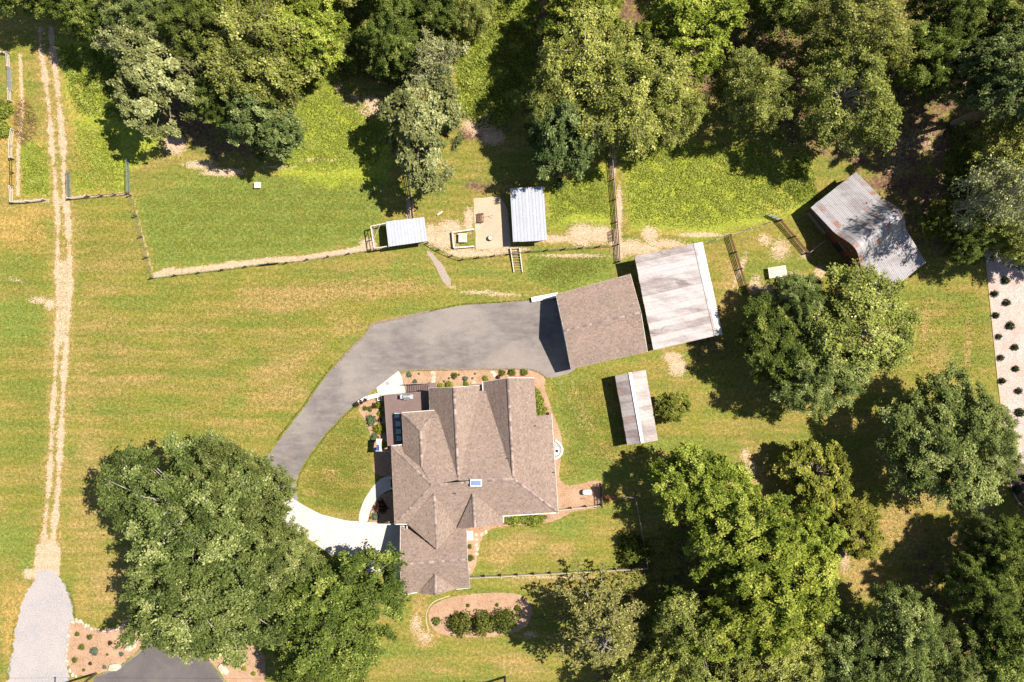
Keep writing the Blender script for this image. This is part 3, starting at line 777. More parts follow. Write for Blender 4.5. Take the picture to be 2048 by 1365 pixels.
# garage wing and the two small gables on the south side
f['gn'], _ = shingle_roof(house, 'roof_slope', [(801, 1054, 4.2), (800, 1130, 6.9), (935, 1119, 6.9), (933, 1058), (912, 1056), (874, 1098), (816, 1058), (814, 1054)])
f['gs'], _ = shingle_roof(house, 'roof_slope', [(800, 1130, 6.9), (803, 1190, 4.2), (836, 1184), (871, 1150), (913, 1178), (940, 1175), (935, 1119, 6.9)])
f['g1w'], _ = shingle_roof(house, 'roof_slope', [(868, 987, 7.3), (874, 1099, 6.5), (814, 1048), (816, 1045, 5.45)])
f['g1e'], _ = shingle_roof(house, 'roof_slope', [(868, 987, 7.3), (874, 1099, 6.5), (913, 1056, 5.2)])
f['g2w'], _ = shingle_roof(house, 'roof_slope', [(946, 988, 7.2), (950, 1055, 7.1), (933, 1057), (915, 1056, 5.3)])
f['g2e'], _ = shingle_roof(house, 'roof_slope', [(946, 988, 7.2), (950, 1055, 7.1), (1007, 1047, 5.2), (1003, 1031)])
f['g3w'], _ = shingle_roof(house, 'roof_slope', [(871, 1149, 6.05), (871, 1191, 6.05), (836, 1187, 4.3)])
f['g3e'], _ = shingle_roof(house, 'roof_slope', [(871, 1149, 6.05), (871, 1191, 6.05), (913, 1178, 4.35)])
for a, b in [((864, 971, ZR), (1027, 958, ZR)), ((783, 893, ZE), (864, 971, ZR)), ((790, 1048, ZE), (864, 971, ZR)), ((1027, 958, ZR), (1116, 1025, ZE)), ((1016, 758, hC), (1027, 958, ZR)),
             ((908, 776, ZR), (917, 961, ZR)), ((841, 862, 6.9), (844, 936, 6.9)), ((804, 827, 4.9), (841, 862, 6.9)), ((871, 822, 4.9), (841, 862, 6.9)), ((800, 1130, 6.9), (935, 1119, 6.9)), ((868, 987, 7.3), (874, 1098, 6.5)), ((946, 988, 7.2), (950, 1055, 7.1)), ((871, 1149, 6.05), (871, 1191, 6.05))]:
    caps(house, P(*a), P(*b))
for a, b in [((783, 892, ZE), (790, 1049, ZE)), ((790, 1049, ZE), (814, 1049, ZE)), ((783, 892, ZE), (804, 890, ZE)), ((1116, 1026, ZE), (1103, 829, ZE)), ((1004, 1033, 5.55), (1117, 1026, ZE)), ((804, 826, 4.9), (871, 821, 4.9)), ((804, 826, 4.9), (808, 906, 4.9)),
             ((858, 776, ZL), (860, 822, ZL)), ((965, 764, 4.65), (966, 785, 4.65)), ((958, 783, 4.65), (967, 785, 4.65)), ((1067, 756, 6.2), (1072, 832, 6.2)), ((801, 1053, 4.2), (814, 1053, 4.2)), ((913, 1179, 4.3), (940, 1176, 4.25)), ((803, 1191, 4.2), (836, 1185, 4.25)), ((814, 1049, 4.9), (814, 1058, 4.7)), ((1007, 1033, 5.4), (1007, 1047, 5.2))]:
    gutter(house, P(*a), P(*b))
# rake boards on the open gable ends
for a, b in [((858, 776, ZL), (908, 775, ZR)), ((908, 775, ZR), (958, 771, 4.7)), ((965, 764, 4.6), (1016, 756, hC)), ((1016, 756, hC), (1067, 756, 6.2)), ((801, 1053, 4.2), (800, 1130, 6.9)), ((800, 1130, 6.9), (803, 1190, 4.2)), ((940, 1175, 4.2), (935, 1119, 6.9)), ((935, 1119, 6.9), (933, 1058, 4.5))]:
    beam(house, 'rake_board', P(*a) - Vector((0, 0, .1)), P(*b) - Vector((0, 0, .1)), .06, .2, M['trim'])
def foot(*uvh): return [Vector((P(*q).x, P(*q).y, 0)) for q in uvh]
def inset(pts, d=.5):
    c = sum(pts, Vector()) / len(pts)
    return [p + Vector((math.copysign(d, c.x - p.x), math.copysign(d, c.y - p.y), 0)) for p in pts]
main_w = inset(foot((783, 893, ZE), (1103, 870, ZE), (1116, 1025, ZE), (790, 1048, ZE)))
wall_ring(house, 'wall', main_w, ZE - .2, M['wall_siding'], zw=[3.9, ZE - .2, 4.4, ZE - .2])
aw = inset(foot((804, 827, 4.9), (871, 822, ZL), (876, 905, ZL), (808, 906, 4.9))); wall_ring(house, 'wall', aw, ZL - .2, M['wall_siding'])
bw = inset(foot((858, 777, ZL), (958, 774, ZL), (962, 900, ZL), (862, 902, ZL))); wall_ring(house, 'wall', bw, ZL - .2, M['wall_siding'])
cw = inset(foot((965, 765, ZL), (1067, 757, ZL), (1075, 900, ZL), (972, 905, ZL))); wall_ring(house, 'wall', cw, ZL - .2, M['wall_siding'])
gw = inset(foot((801, 1054, 4.2), (933, 1054, 4.2), (940, 1175, 4.2), (803, 1190, 4.2))); wall_ring(house, 'wall', gw, 4.0, M['wall_siding'])
for t in (.2, .5, .8):
    opening(house, 'window', bw[0], bw[1], t, 1.1, 1.0, 2.4, 'glass_and_sky_blue', (0, 1))
    opening(house, 'window', cw[0], cw[1], t, 1.1, 1.0, 2.4, 'glass_and_sky_blue', (0, 1))
    opening(house, 'window', main_w[1], main_w[2], t, 1.2, 3.4, 4.9, 'glass_and_sky_blue', (1, 0))
    opening(house, 'window', main_w[2], main_w[3], t, 1.2, 3.4, 4.9, 'glass_and_sky_blue', (0, -1))
opening(house, 'window', main_w[3], main_w[0], .25, 1.2, 3.4, 4.9, 'glass_and_sky_blue', (-1, 0))
opening(house, 'window', main_w[3], main_w[0], .8, 1.2, 3.4, 4.9, 'glass_and_sky_blue', (-1, 0))
opening(house, 'door', main_w[3], main_w[0], .53, 1.1, 1.2, 3.4, 'timber_brown', (-1, 0))
opening(house, 'garage_door', gw[3], gw[0], .28, 2.6, 0.05, 2.4, 'white_paint', (-1, 0))
opening(house, 'garage_door', gw[3], gw[0], .72, 2.6, 0.05, 2.4, 'white_paint', (-1, 0))
opening(house, 'door', gw[1], gw[2], .12, 1.0, 0.05, 2.2, 'timber_brown', (1, 0))
# chimney box by the ridge, plumbing vents
ch = MB(); c0 = P(952, 966.5, 8.0); ch.box(c0.x - .72, c0.x + .72, c0.y - .42, c0.y + .42, 6.6, 8.0)
cho = ch.build('chimney', M['white_paint'], house)
cc = MB(); cc.box(c0.x - .62, c0.x + .62, c0.y - .32, c0.y + .32, 8.0, 8.06); cc.build('chimney_cap', M['glass_and_sky_blue'], cho)  # metal cap; its blue colour stands in for the reflected sky
for (u, v, h) in [(911, 987, 7.2), (1071, 852, 6.5), (1015, 917, 7.0), (1108, 945, 5.7)]:
    vb = MB(); q = P(u, v, h); vb.lathe((q.x, q.y, h - .3), [(.06, 0), (.06, .7)], 8); vb.build('vent_pipe', M['black'], house)
# front steps with white hand rails
st = thing('front_steps', 'brown front steps with white hand rails at end of curved walk', 'steps', P(780, 966, 0))
x1 = main_w[3].x + .1; ya, yb = P(0, 955.5, .6).y, P(0, 976, .6).y
n_st = 6
for i in range(n_st):
    b = MB(); xx = x1 - .3 * (n_st - i); b.box(xx, xx + .31, yb, ya, -.02, .19 * (i + 1) + .003 * i); b.build('step', M['deck_dark'], st)
for y in (ya, yb):
    beam(st, 'hand_rail', (x1 - 1.8, y, 1.05), (x1, y, 2.1), .09, .09, M['white_paint'])
    beam(st, 'post', (x1 - 1.8, y, 0), (x1 - 1.8, y, 1.1), .1, .1, M['white_paint'])
    beam(st, 'post', (x1 - .3, y, 0), (x1 - .3, y, 2.0), .1, .1, M['white_paint'])

# ------------------------------------------------------------------ deck, stairs, furniture on it
DZ = 2.0
deck = thing('deck', 'raised mauve-brown timber deck on posts at the house corner', 'deck', P(810, 840, 0))
d0, d1, d2, d3 = P(769, 791, DZ), P(862, 783, DZ), P(885, 880, DZ), P(776, 893, DZ)
nb = 46; bd = MB()
for i in range(nb):
    a, b = i / nb, (i + .90) / nb
    p, q, r, s = d0.lerp(d1, a), d0.lerp(d1, b), d3.lerp(d2, b), d3.lerp(d2, a)
    dn = Vector((0, 0, -.04))
    bd.mesh8([s + dn, r + dn, q + dn, p + dn, s, r, q, p], random.random())
bd.build('deck_boards', M['deck'], deck, 'stuff')
for a, b in ((d0, d1), (d3, d0), (d3, d2)):
    beam(deck, 'rim_joist', a - Vector((0, 0, .18)), b - Vector((0, 0, .18)), .06, .26, M['deck_dark'])
    beam(deck, 'edge_board', a + Vector((0, 0, .03)), b + Vector((0, 0, .03)), .14, .05, M['deck'])
for p in (d0, d3, d0.lerp(d3, .5), d0.lerp(d1, .5), d1):
    beam(deck, 'post', (p.x + .1, p.y - .1, 0), (p.x + .1, p.y - .1, DZ - .06), .15, .15, M['deck_dark'])
stairs = thing('deck_stairs', 'dark slatted stair flight with rail from the deck down to white pad', 'stairs', P(840, 778, 0))
sa, sb = P(811, 777, .1), P(858, 774, DZ)
for i in range(13):
    t = (i + .5) / 13
    x = P(812 + 47 * t, 0, DZ * t).x; yc = P(0, 777.5 - 2.5 * t, DZ * t).y; z = DZ * (i + 1) / 13 - .05
    b = MB(); b.box(x - .08, x + .06, yc - .5, yc + .5, z - .04, z); b.build('tread', M['deck'], stairs)
top = P(862, 768, DZ); bot = P(806, 773, .1)
for dy in (-.52, .52):
    b = MB(); b.bar((sa.x, sa.y + dy, .02), (sb.x, sb.y + dy, DZ - .1), .06, .28); b.build('stringer', M['deck_dark'], stairs)
beam(stairs, 'hand_rail', (sa.x - .3, sa.y + .56, .95), (sb.x, sb.y + .56, DZ + .95), .1, .07, M['timber_grey'])
for t in (0, .5, 1):
    p = Vector((sa.x, sa.y + .56, 0)).lerp(Vector((sb.x, sb.y + .56, DZ)), t)
    beam(stairs, 'post', (p.x, p.y, p.z - .1 if t else 0), (p.x, p.y, p.z + .95), .09, .09, M['deck_dark'])
lb = MB(); l0, l1 = P(858, 766, DZ), P(872, 783, DZ); lb.box(l0.x + .02, l1.x, l1.y, l0.y, DZ - .05, DZ); lb.build('landing', M['deck'], stairs)
for q in ((l0.x + .1, l0.y - .08), (l1.x - .1, l0.y - .08)):
    beam(stairs, 'post', (q[0], q[1], 0), (q[0], q[1], DZ - .05), .1, .1, M['deck_dark'])

def chair_at(u, v, mat, label, group=None, rz=0.0):
    q = P(u, v, DZ + .4)
    t = thing('adirondack_chair', label, 'chair', (q.x, q.y, DZ), group)
    def bx(name, x0, x1, y0, y1, z0, z1):
        b = MB(); b.box(q.x + x0, q.x + x1, q.y + y0, q.y + y1, DZ + z0, DZ + z1); b.build(name, mat, t)
    for i in range(5): bx('seat_slat', -.3 + i * .105, -.21 + i * .105, -.2, .2, .33 - i * .025, .355 - i * .025)
    for i in range(5):
        y = -.2 + i * .08; hgt = .9 - .05 * abs(i - 2)
        b = MB(); b.bar((q.x + .18, q.y + y + .035, DZ + .22), (q.x + .34, q.y + y + .035, DZ + hgt), .07, .025); b.build('back_slat', mat, t)
    for s in (-1, 1):
        b = MB(); b.bar((q.x - .34, q.y + s * .26, DZ + .55), (q.x + .26, q.y + s * .26, DZ + .55), .09, .03); b.build('arm', mat, t)
        b = MB(); b.box(q.x - .3, q.x - .25, q.y + s * .26 - .03, q.y + s * .26 + .03, DZ + .001, DZ + .535); b.build('leg', mat, t)
        b = MB(); b.bar((q.x - .25, q.y + s * .215, DZ + .28), (q.x + .36, q.y + s * .215, DZ + .05), .03, .09); b.build('leg', mat, t)
    return t
chair_at(794, 831, M['teal_pale'], 'pale sunlit adirondack chair, topmost of four on the deck')
chair_at(796, 848, M['teal'], 'teal adirondack chair on the deck, second from the top')
chair_at(797, 863, M['teal'], 'teal adirondack chair on the deck, third from the top')
chair_at(798, 877, M['teal'], 'teal adirondack chair on the deck, lowest of four')
g = P(813, 794, DZ + 1); gr = thing('grill', 'stainless steel gas grill standing on the deck', 'grill', (g.x, g.y, DZ))
def gbox(name, x0, x1, y0, y1, z0, z1, mat):
    b = MB(); b.box(g.x + x0, g.x + x1, g.y + y0, g.y + y1, DZ + z0, DZ + z1); return b.build(name, M[mat], gr)
gbox('cabinet', -.45, .45, -.28, .28, .12, .8, 'black'); gbox('side_shelf', -.85, -.455, -.27, .27, .82, .86, 'steel'); gbox('side_shelf', .455, .85, -.27, .27, .82, .86, 'steel')
lid = MB(); lid.tube([(g.x - .44, g.y, DZ + .82), (g.x + .44, g.y, DZ + .82)], .3, 14); lid.build('lid', M['steel'], gr, smooth=False)
gbox('handle', -.35, .35, -.37, -.33, .84, .88, 'steel')
for x in (-.4, .4):
    for y in (-.22, .22): gbox('leg', x - .03, x + .03, y - .03, y + .03, .001, .118, 'black')

# ------------------------------------------------------------------ metal-sheet roofs
def sheet_run(parent, name, a, b, c, d, n, mat, ribs=3, rh=.035, prof=None):
    """n ribbed sheets side by side from edge a-b (low) to d-c (high); each sheet one part"""
    nrm = (b - a).cross(d - a).normalized()
    if nrm.z < 0: nrm = -nrm
    for i in range(n):
        mb = MB(); cols = []
        t0, t1 = i / n, (i + 1) / n
        off = random.uniform(0, .006) + (.004 if i % 2 else 0)
        fr = [0, .03]; hs = [0, 0]
        for k in range(ribs):
            ctr = (k + .5) / ribs; w = .055
            fr += [ctr - w * 1.7, ctr - w, ctr + w, ctr + w * 1.7]; hs += [0, rh, rh, 0]
        fr += [1]; hs += [0]
        ext = random.uniform(-.03, .03)
        for q, hh in zip(fr, hs):
            t = t0 + (t1 - t0) * q
            lo, hi = a.lerp(b, t), d.lerp(c, t)
            lo = lo + (lo - hi).normalized() * ext
            cols.append((lo + nrm * (hh + off), hi + nrm * (hh + off)))
        for j, ((l0, h0), (l1, h1)) in enumerate(zip(cols, cols[1:])): mb.face([l0, l1, h1, h0], .12 if j == 0 else (.5 if abs(hs[j] - hs[j + 1]) < 1e-6 else .16))  # seam strip dark; rib sides toned down to stand in for weak shading
        # lower lip
        for (l0, h0), (l1, h1) in zip(cols, cols[1:]): mb.face([l0, l0 - nrm * .05, l1 - nrm * .05, l1], .5)
        mb.build(name, mat, parent)

def slab(parent, name, pts, th, mat):
    mb = MB(); dn = Vector((0, 0, -th))
    mb.mesh8([p + dn for p in pts] + list(pts)); return mb.build(name, mat, parent)

def shed_walls(parent, pts, zs, mat, d=.35, name='wall'):
    wall_ring(parent, name, inset([Vector((p.x, p.y, 0)) for p in pts], d), zs, mat)

# three-bay shop (shingled gable)
shop = thing('workshop', 'three bay shop with plain brown shingled gable roof beside the driveway', 'workshop', P(1200, 650, 0))
sh_e, sh_r = 3.5, 5.6
ul, ur, lr, ll, pl_, pr = (1112, 590), (1261, 549), (1295, 703), (1142, 738), (1128, 662), (1282, 625)
pN, nNn = shingle_roof(shop, 'roof_slope', [(*ul, sh_e), (*ur, sh_e), pr, (*pl_, sh_r)])
pS, _ = shingle_roof(shop, 'roof_slope', [(*ll, sh_e), (*pl_, sh_r), pr, (*lr, sh_e)])
caps(shop, P(*pl_, sh_r), pN[2])
for a, b in ((ul, ur), (ll, lr)): gutter(shop, P(*a, sh_e), P(*b, sh_e))
for a, b in ((P(*ul, sh_e), P(*pl_, sh_r)), (P(*pl_, sh_r), P(*ll, sh_e)), (P(*ur, sh_e), pN[2]), (pN[2], P(*lr, sh_e))):
    beam(shop, 'rake_board', a - Vector((0, 0, .1)), b - Vector((0, 0, .1)), .06, .2, M['trim'])
corners = [P(*q, sh_e) for q in (ul, ur, lr, ll)]
cen = sum(corners, Vector()) / 4
sw = [Vector((p.x + (cen.x - p.x) * .05, p.y + (cen.y - p.y) * .05, 0)) for p in corners]
wall_ring(shop, 'wall', sw, sh_e - .1, M['wall_siding'])
for s0, s1, pk in ((sw[3], sw[0], P(*pl_, sh_r)), (sw[1], sw[2], pN[2])):
    mb = MB(); mid = (s0 + s1) / 2
    off = (Vector((cen.x, cen.y, 0)) - mid).normalized() * .08
    for q in (off, -off * .5):
        mb.face([Vector((s0.x, s0.y, sh_e - .1)) + q, Vector((s1.x, s1.y, sh_e - .1)) + q, Vector((mid.x, mid.y, sh_r - .2)) + q])
    mb.build('gable_wall', M['wall_siding'], shop)
for t in (.2, .5, .8): opening(shop, 'garage_door', sw[3], sw[0], t, 2.5, .05, 2.5, 'white_paint', (sw[0] - sw[3]).cross(Vector((0, 0, -1))))

# tractor shed
tr = thing('tractor_shed', 'large open shed with weathered stained grey metal roof behind the shop', 'shed', P(1350, 590, 0))
TL, TR_, BR, BL = (1269, 514), (1405, 484), (1445, 669), (1307, 701)
RT, RB = (1389, 487), (1431, 672)
le, re, rz_ = 3.8, 4.5, 5.0
a, b, c, d = P(*BL, le), P(*TL, le), P(*RT, rz_), P(*RB, rz_)
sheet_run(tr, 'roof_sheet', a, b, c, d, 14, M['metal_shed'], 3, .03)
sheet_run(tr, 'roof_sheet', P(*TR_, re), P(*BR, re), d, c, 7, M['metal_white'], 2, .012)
mb = MB(); mb.bar(c + Vector((0, 0, .05)), d + Vector((0, 0, .05)), .3, .03); mb.build('ridge_cap', M['metal_shed'], tr)
beam(tr, 'fascia', a - Vector((0, 0, .14)), b - Vector((0, 0, .14)), .06, .22, M['timber_dark'])
for k in range(6):
    t = (k + .3) / 5.6
    for lo, hi, zz in ((a, b, le), (P(*BR, re), P(*TR_, re), re)):
        p = lo.lerp(hi, t); p2 = p + (Vector((P(1355, 590, 0).x, P(1355, 590, 0).y, p.z)) - p).normalized() * .3
        beam(tr, 'post', (p2.x, p2.y, -.1), (p2.x, p2.y, zz - .05), .18, .18, M['timber_dark'])
for t in (.02, .33, .66, .98):
    p, q = a.lerp(b, t), d.lerp(c, t)
    beam(tr, 'rafter', p - Vector((0, 0, .12)), q - Vector((0, 0, .12)), .08, .18, M['timber_dark'])
bx0, bx1 = P(*TR_, 0), P(*BR, 0)
bw_ = [Vector((P(*q, re).x, P(*q, re).y, 0)) for q in (TR_, BR)]
mb = MB(); mb.bar(bw_[0] + Vector((-.4, 0, 2.1)), bw_[1] + Vector((-.4, 0, 2.1)), .08, 4.2); mb.build('wall', M['wall_dark'], tr)

# wood shed
ws = thing('wood_shed', 'small wood shed with pale ribbed metal gable roof and central ridge', 'shed', P(1272, 815, 0))
we, wr = 2.8, 3.7
A_, B_, C_, D_, E_, F_ = P(1230, 752, we), P(1260, 745.5, wr), P(1291, 740, we), P(1316, 881, we), P(1285, 886.5, wr), P(1255, 891, we)
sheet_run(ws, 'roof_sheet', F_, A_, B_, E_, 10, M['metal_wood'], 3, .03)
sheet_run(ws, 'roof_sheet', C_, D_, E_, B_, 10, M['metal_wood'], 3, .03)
mb = MB(); mb.bar(B_ + Vector((0, 0, .04)), E_ + Vector((0, 0, .04)), .42, .05); mb.build('ridge_cap', M['metal_white'], ws)
wc = (A_ + C_ + D_ + F_) / 4
ww = [Vector((p.x + (wc.x - p.x) * .12, p.y + (wc.y - p.y) * .06, 0)) for p in (A_, C_, D_, F_)]
wall_ring(ws, 'wall', ww, we - .12, M['wall_dark'])
for p in ww: beam(ws, 'post', (p.x, p.y, -.1), (p.x, p.y, we - .02), .16, .16, M['timber_dark'])

# goat shelter
gs = thing('goat_shelter', 'small goat shelter with blue-grey standing-seam metal roof', 'shed', P(1057, 430, 0))
a, b, c, d = P(1020, 377, 2.5), P(1087, 373, 3.0), P(1094, 481, 3.0), P(1026, 484.5, 2.5)
nsh = 5
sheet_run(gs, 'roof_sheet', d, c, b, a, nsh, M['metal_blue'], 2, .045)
slab(gs, 'roof_deck', [p - Vector((0, 0, .06)) for p in (d, c, b, a)], .1, M['timber_dark'])
gsw = inset([Vector((p.x, p.y, 0)) for p in (a, b, c, d)], .4)
wall_ring(gs, 'wall', gsw, [2.35, 2.75, 2.75, 2.35], M['wall_dark'])
# chicken coop with its run
cp = thing('chicken_coop', 'chicken coop with blue-grey ribbed metal roof', 'coop', P(812, 465, 0))
a, b, c, d = P(771, 443.5, 2.3), P(848.5, 434.5, 2.3), P(854.5, 483, 2.75), P(777, 494, 2.75)
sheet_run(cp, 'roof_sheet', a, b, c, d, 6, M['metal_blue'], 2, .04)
slab(cp, 'roof_deck', [p - Vector((0, 0, .06)) for p in (d, c, b, a)], .1, M['timber_dark'])
cpw = inset([Vector((p.x, p.y, 0)) for p in (a, b, c, d)], .35)
wall_ring(cp, 'wall', cpw, [2.15, 2.15, 2.55, 2.55], M['wall_dark'])
opening(cp, 'window', cpw[2], cpw[3], .55, 1.6, 1.2, 1.7, 'trim', (0, -1), 'timber_grey')
run = thing('chicken_run', 'open timber framed chicken run left of the coop', 'pen', P(757, 475, 0))
r0, r1, r2, r3 = P(741.5, 453, 2.2), P(771, 447, 2.2), P(775, 493, 2.2), P(748.5, 497, 2.2)
for p in (r0, r3, r0.lerp(r3, .5), r2, r1): beam(run, 'post', (p.x, p.y, -.1), (p.x, p.y, 2.2), .1, .1, M['timber_grey'])
for p, q in ((r0, r1), (r0, r3), (r3, r2)): beam(run, 'top_rail', p, q, .12, .1, M['timber_pale'])
for t in (.33, .66): beam(run, 'cross_bar', r0.lerp(r1, t) * 1, r0.lerp(r3, t) * 1, .05, .05, M['timber_grey'])
for z in (.7, 1.4):
    for p, q in ((r0, r1), (r0, r3), (r3, r2)): beam(run, 'rail', Vector((p.x, p.y, z)), Vector((q.x, q.y, z)), .06, .08, M['timber_grey'])

# ------------------------------------------------------------------ barn
barn = thing('barn', 'red barn with rounded central roof and rusty metal lean-to roofs on both sides', 'barn', P(1735, 465, 0))
ax, bxv = Vector((.788, .615, 0)), Vector((.615, -.788, 0))
def B(a, b, h): return ax * (a / PXM) + bxv * (b / PXM) + Vector((0, 0, h))
A0, A1 = 620, 733
prof = []
for k in range(15):
    t_ = -1 + 2 * k / 14; prof.append((260 + 44 * t_, 4.35 + 2.6 * (.5 + .5 * math.cos(math.pi * t_)) ** .8))
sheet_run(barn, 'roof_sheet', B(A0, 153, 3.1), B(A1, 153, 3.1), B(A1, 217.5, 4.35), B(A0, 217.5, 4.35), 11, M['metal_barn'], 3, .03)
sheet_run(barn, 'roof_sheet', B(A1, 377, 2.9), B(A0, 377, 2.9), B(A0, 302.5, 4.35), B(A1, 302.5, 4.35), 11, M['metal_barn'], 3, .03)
for i in range(11):
    mb = MB(); q0, q1 = A0 + (A1 - A0) * i / 11, A0 + (A1 - A0) * (i + 1) / 11
    for lo, hi, dz in ((q0, q0 + .6, .035), (q0 + .6, q1, .012)):
        for (b0, h0), (b1, h1) in zip(prof, prof[1:]):
            mb.face([B(lo, b0, h0 + dz), B(hi, b0, h0 + dz), B(hi, b1, h1 + dz), B(lo, b1, h1 + dz)], .2 if hi - lo < 1 else .5)
    mb.build('arch_sheet', M['metal_barn'], barn)
for q, o in ((A0 + 5, 'front_wall'), (A1 - 5, 'back_wall')):
    for dq in (0,):
        mb = MB(); lo = [(b_, 0) for b_, _ in prof]
        for (b0, h0), (b1, h1) in zip(prof, prof[1:]):
            mb.mesh8([B(q, b0, -.1), B(q, b1, -.1), B(q + 2.4, b1, -.1), B(q + 2.4, b0, -.1), B(q, b0, h0 - .04), B(q, b1, h1 - .04), B(q + 2.4, b1, h1 - .04), B(q + 2.4, b0, h0 - .04)])
        mb.build('gable_wall', M['barn_red'], barn)
for b0, b1, h0, h1 in ((158, 220, 3.0, 4.3), (300, 373, 4.3, 2.85)):
    for q in (A0 + 6, A1 - 6):
        mb = MB(); mb.mesh8([B(q, b0, -.1), B(q, b1, -.1), B(q + 2, b1, -.1), B(q + 2, b0, -.1), B(q, b0, h0 * .55), B(q, b1, h1 * .55), B(q + 2, b1, h1 * .55), B(q + 2, b0, h0 * .55)])
        mb.build('lean_to_wall', M['wall_dark'], barn)
for b_ in (159, 373):
    mb = MB(); mb.bar(B(A0 + 6, b_, 1.35), B(A1 - 6, b_, 1.35), .1, 2.8); mb.build('side_wall', M['wall_dark'], barn)
    for k in range(5):
        q = A0 + 6 + (A1 - A0 - 12) * k / 4; beam(barn, 'post', B(q, b_, -.1), B(q, b_, 3.0), .16, .16, M['timber_dark'])
for b0, b1, z0, z1, nm in ((242, 262, .0, 2.6, 'door'), (256, 266, 3.4, 4.5, 'loft_door'), (276, 288, 1.4, 2.6, 'window')):
    mb = MB(); mb.mesh8([B(A0 + 3.9, b0, z0), B(A0 + 3.9, b1, z0), B(A0 + 4.8, b1, z0), B(A0 + 4.8, b0, z0), B(A0 + 3.9, b0, z1), B(A0 + 3.9, b1, z1), B(A0 + 4.8, b1, z1), B(A0 + 4.8, b0, z1)])
    o = mb.build(nm, M['black'], barn)
    beam(barn, 'door_trim', B(A0 + 3.7, b0 - 1, z1 + .08), B(A0 + 3.7, b1 + 1, z1 + .08), .06, .14, M['timber_grey'])
for z in (.6, 1.1, 1.6): beam(barn, 'stall_rail', B(A0 - 1, 160, z), B(A0 - 1, 214, z), .05, .14, M['timber_grey'])

# ------------------------------------------------------------------ fences and gates
def rail_fence(name, label, px, n_rails=4, h=1.25, post_every=2.45, post='timber_dark', rail='timber_dark', wires=0, rail_t=.05, lean=0.02, cat='fence', top_rail=None):
    w = [P(u, v, 0) for u, v in px]
    root = thing(name, label, cat, w[0])
    for i in range(len(w) - 1):
        a, b = w[i], w[i + 1]
        L = (b - a).length; k = max(1, round(L / post_every))
        side = (b - a).normalized().cross(Vector((0, 0, 1))) * .07
        ps = [a.lerp(b, j / k) for j in range(k + 1)]
        for j, p in enumerate(ps):
            if i and j == 0: continue
            t = Vector((random.uniform(-lean, lean), random.uniform(-lean, lean), 0))
            beam(root, 'post', p - Vector((0, 0, .2)), p + t + Vector((0, 0, h + .1)), .13, .13, M[post])
        for j in range(k):
            for q in range(n_rails):
                z = h * (q + 1) / n_rails - .05
                m = M[top_rail] if top_rail and q == n_rails - 1 else M[rail]
                beam(root, 'rail', ps[j] + side + Vector((0, 0, z + random.uniform(-.02, .02))), ps[j + 1] + side + Vector((0, 0, z + random.uniform(-.02, .02))), rail_t, .13, m)
        for q in range(wires):
            z = h * (q + 1) / wires - .03
            beam(root, 'wire', a + Vector((0, 0, z)), b + Vector((0, 0, z)), .014, .014, M['wire'])
    return root

def bar_gate(label, a, b, h=1.25, n=6, mat='steel', cat='gate', uprights=4):
    a, b = P(*a), P(*b)
    root = thing('gate', label, cat, a)
    for i in range(n):
        z = .15 + (h - .15) * i / (n - 1); beam(root, 'bar', a + Vector((0, 0, z)), b + Vector((0, 0, z)), .05, .05, M[mat])
    for i in range(uprights):
        p = a.lerp(b, i / (uprights - 1)); beam(root, 'upright', p + Vector((0, 0, .1)), p + Vector((0, 0, h + .03)), .06, .06, M[mat])
    return root

rail_fence('board_fence', 'pale board fence corner at the top left edge', [(-40, 101), (0, 105), (21, 108), (23, 137)], 3, 1.2, 2.6, 'timber_pale', 'timber_pale')
bar_gate('grey metal bar gate by the dirt track at upper left edge', (23.5, 138), (24.5, 181))
rail_fence('board_fence', 'short pale board fence just below the grey gate', [(24.5, 182), (25.5, 204)], 3, 1.2, 2.6, 'timber_pale', 'timber_pale')
rail_fence('board_fence', 'pale board fence above the dark rail run at left', [(31, 262), (27, 292), (27.5, 318)], 3, 1.2, 2.0, 'timber_pale', 'timber_pale')
rail_fence('rail_fence', 'dark low rail fence between pale board fences at left', [(28, 319), (28, 374)], 2, 1.0, 1.9, 'timber_dark', 'timber_dark')
rail_fence('board_fence', 'pale board fence corner left of the dirt track', [(28, 375), (29, 405.5), (60, 404), (93, 400.5)], 3, 1.2, 2.2, 'timber_pale', 'timber_pale')
bar_gate('open dark bar gate beside the dirt track', (140, 346), (142, 396), 1.2, 5, 'steel_green')
rail_fence('board_fence', 'short pale board fence right of the dirt track', [(142, 398), (178, 394)], 3, 1.2, 2.2, 'timber_pale', 'timber_pale')
rail_fence('wire_fence', 'wire fence with dark posts between board fence and paddock corner', [(179, 394), (258, 388)], 1, 1.1, 2.0, 'timber_dark', 'timber_dark', 3)
bar_gate('dark bar gate at the paddock corner below the shaded grass', (258, 320), (260, 386), 1.25, 5, 'steel_green')
rail_fence('wire_fence', 'thin wire fence down the left side of the green paddock', [(263, 392), (306, 557)], 0, 1.2, 2.6, 'timber_dark', 'timber_dark', 4)
rail_fence('wire_fence', 'thin wire fence along the bottom of the green paddock', [(306, 557), (400, 546), (540, 528), (575, 526), (740, 502)], 0, 1.15, 2.8, 'timber_dark', 'timber_dark', 4)
bar_gate('low dark gate in the bottom paddock fence', (522, 531), (557, 527.5), 1.1, 4, 'timber_dark')
rail_fence('rail_fence', 'dark rail fence running up from the coop into tree shade', [(826, 437), (822, 400), (815, 345)], 3, 1.25, 2.4)
rail_fence('wire_fence', 'thin wire fence from the coop past the goat pad to long rail fence', [(857, 486), (879, 500), (905, 512), (926, 519), (1020, 508), (1060, 503), (1234, 491)], 1, 1.1, 2.4, 'timber_dark', 'timber_dark', 3, rail_t=.03)
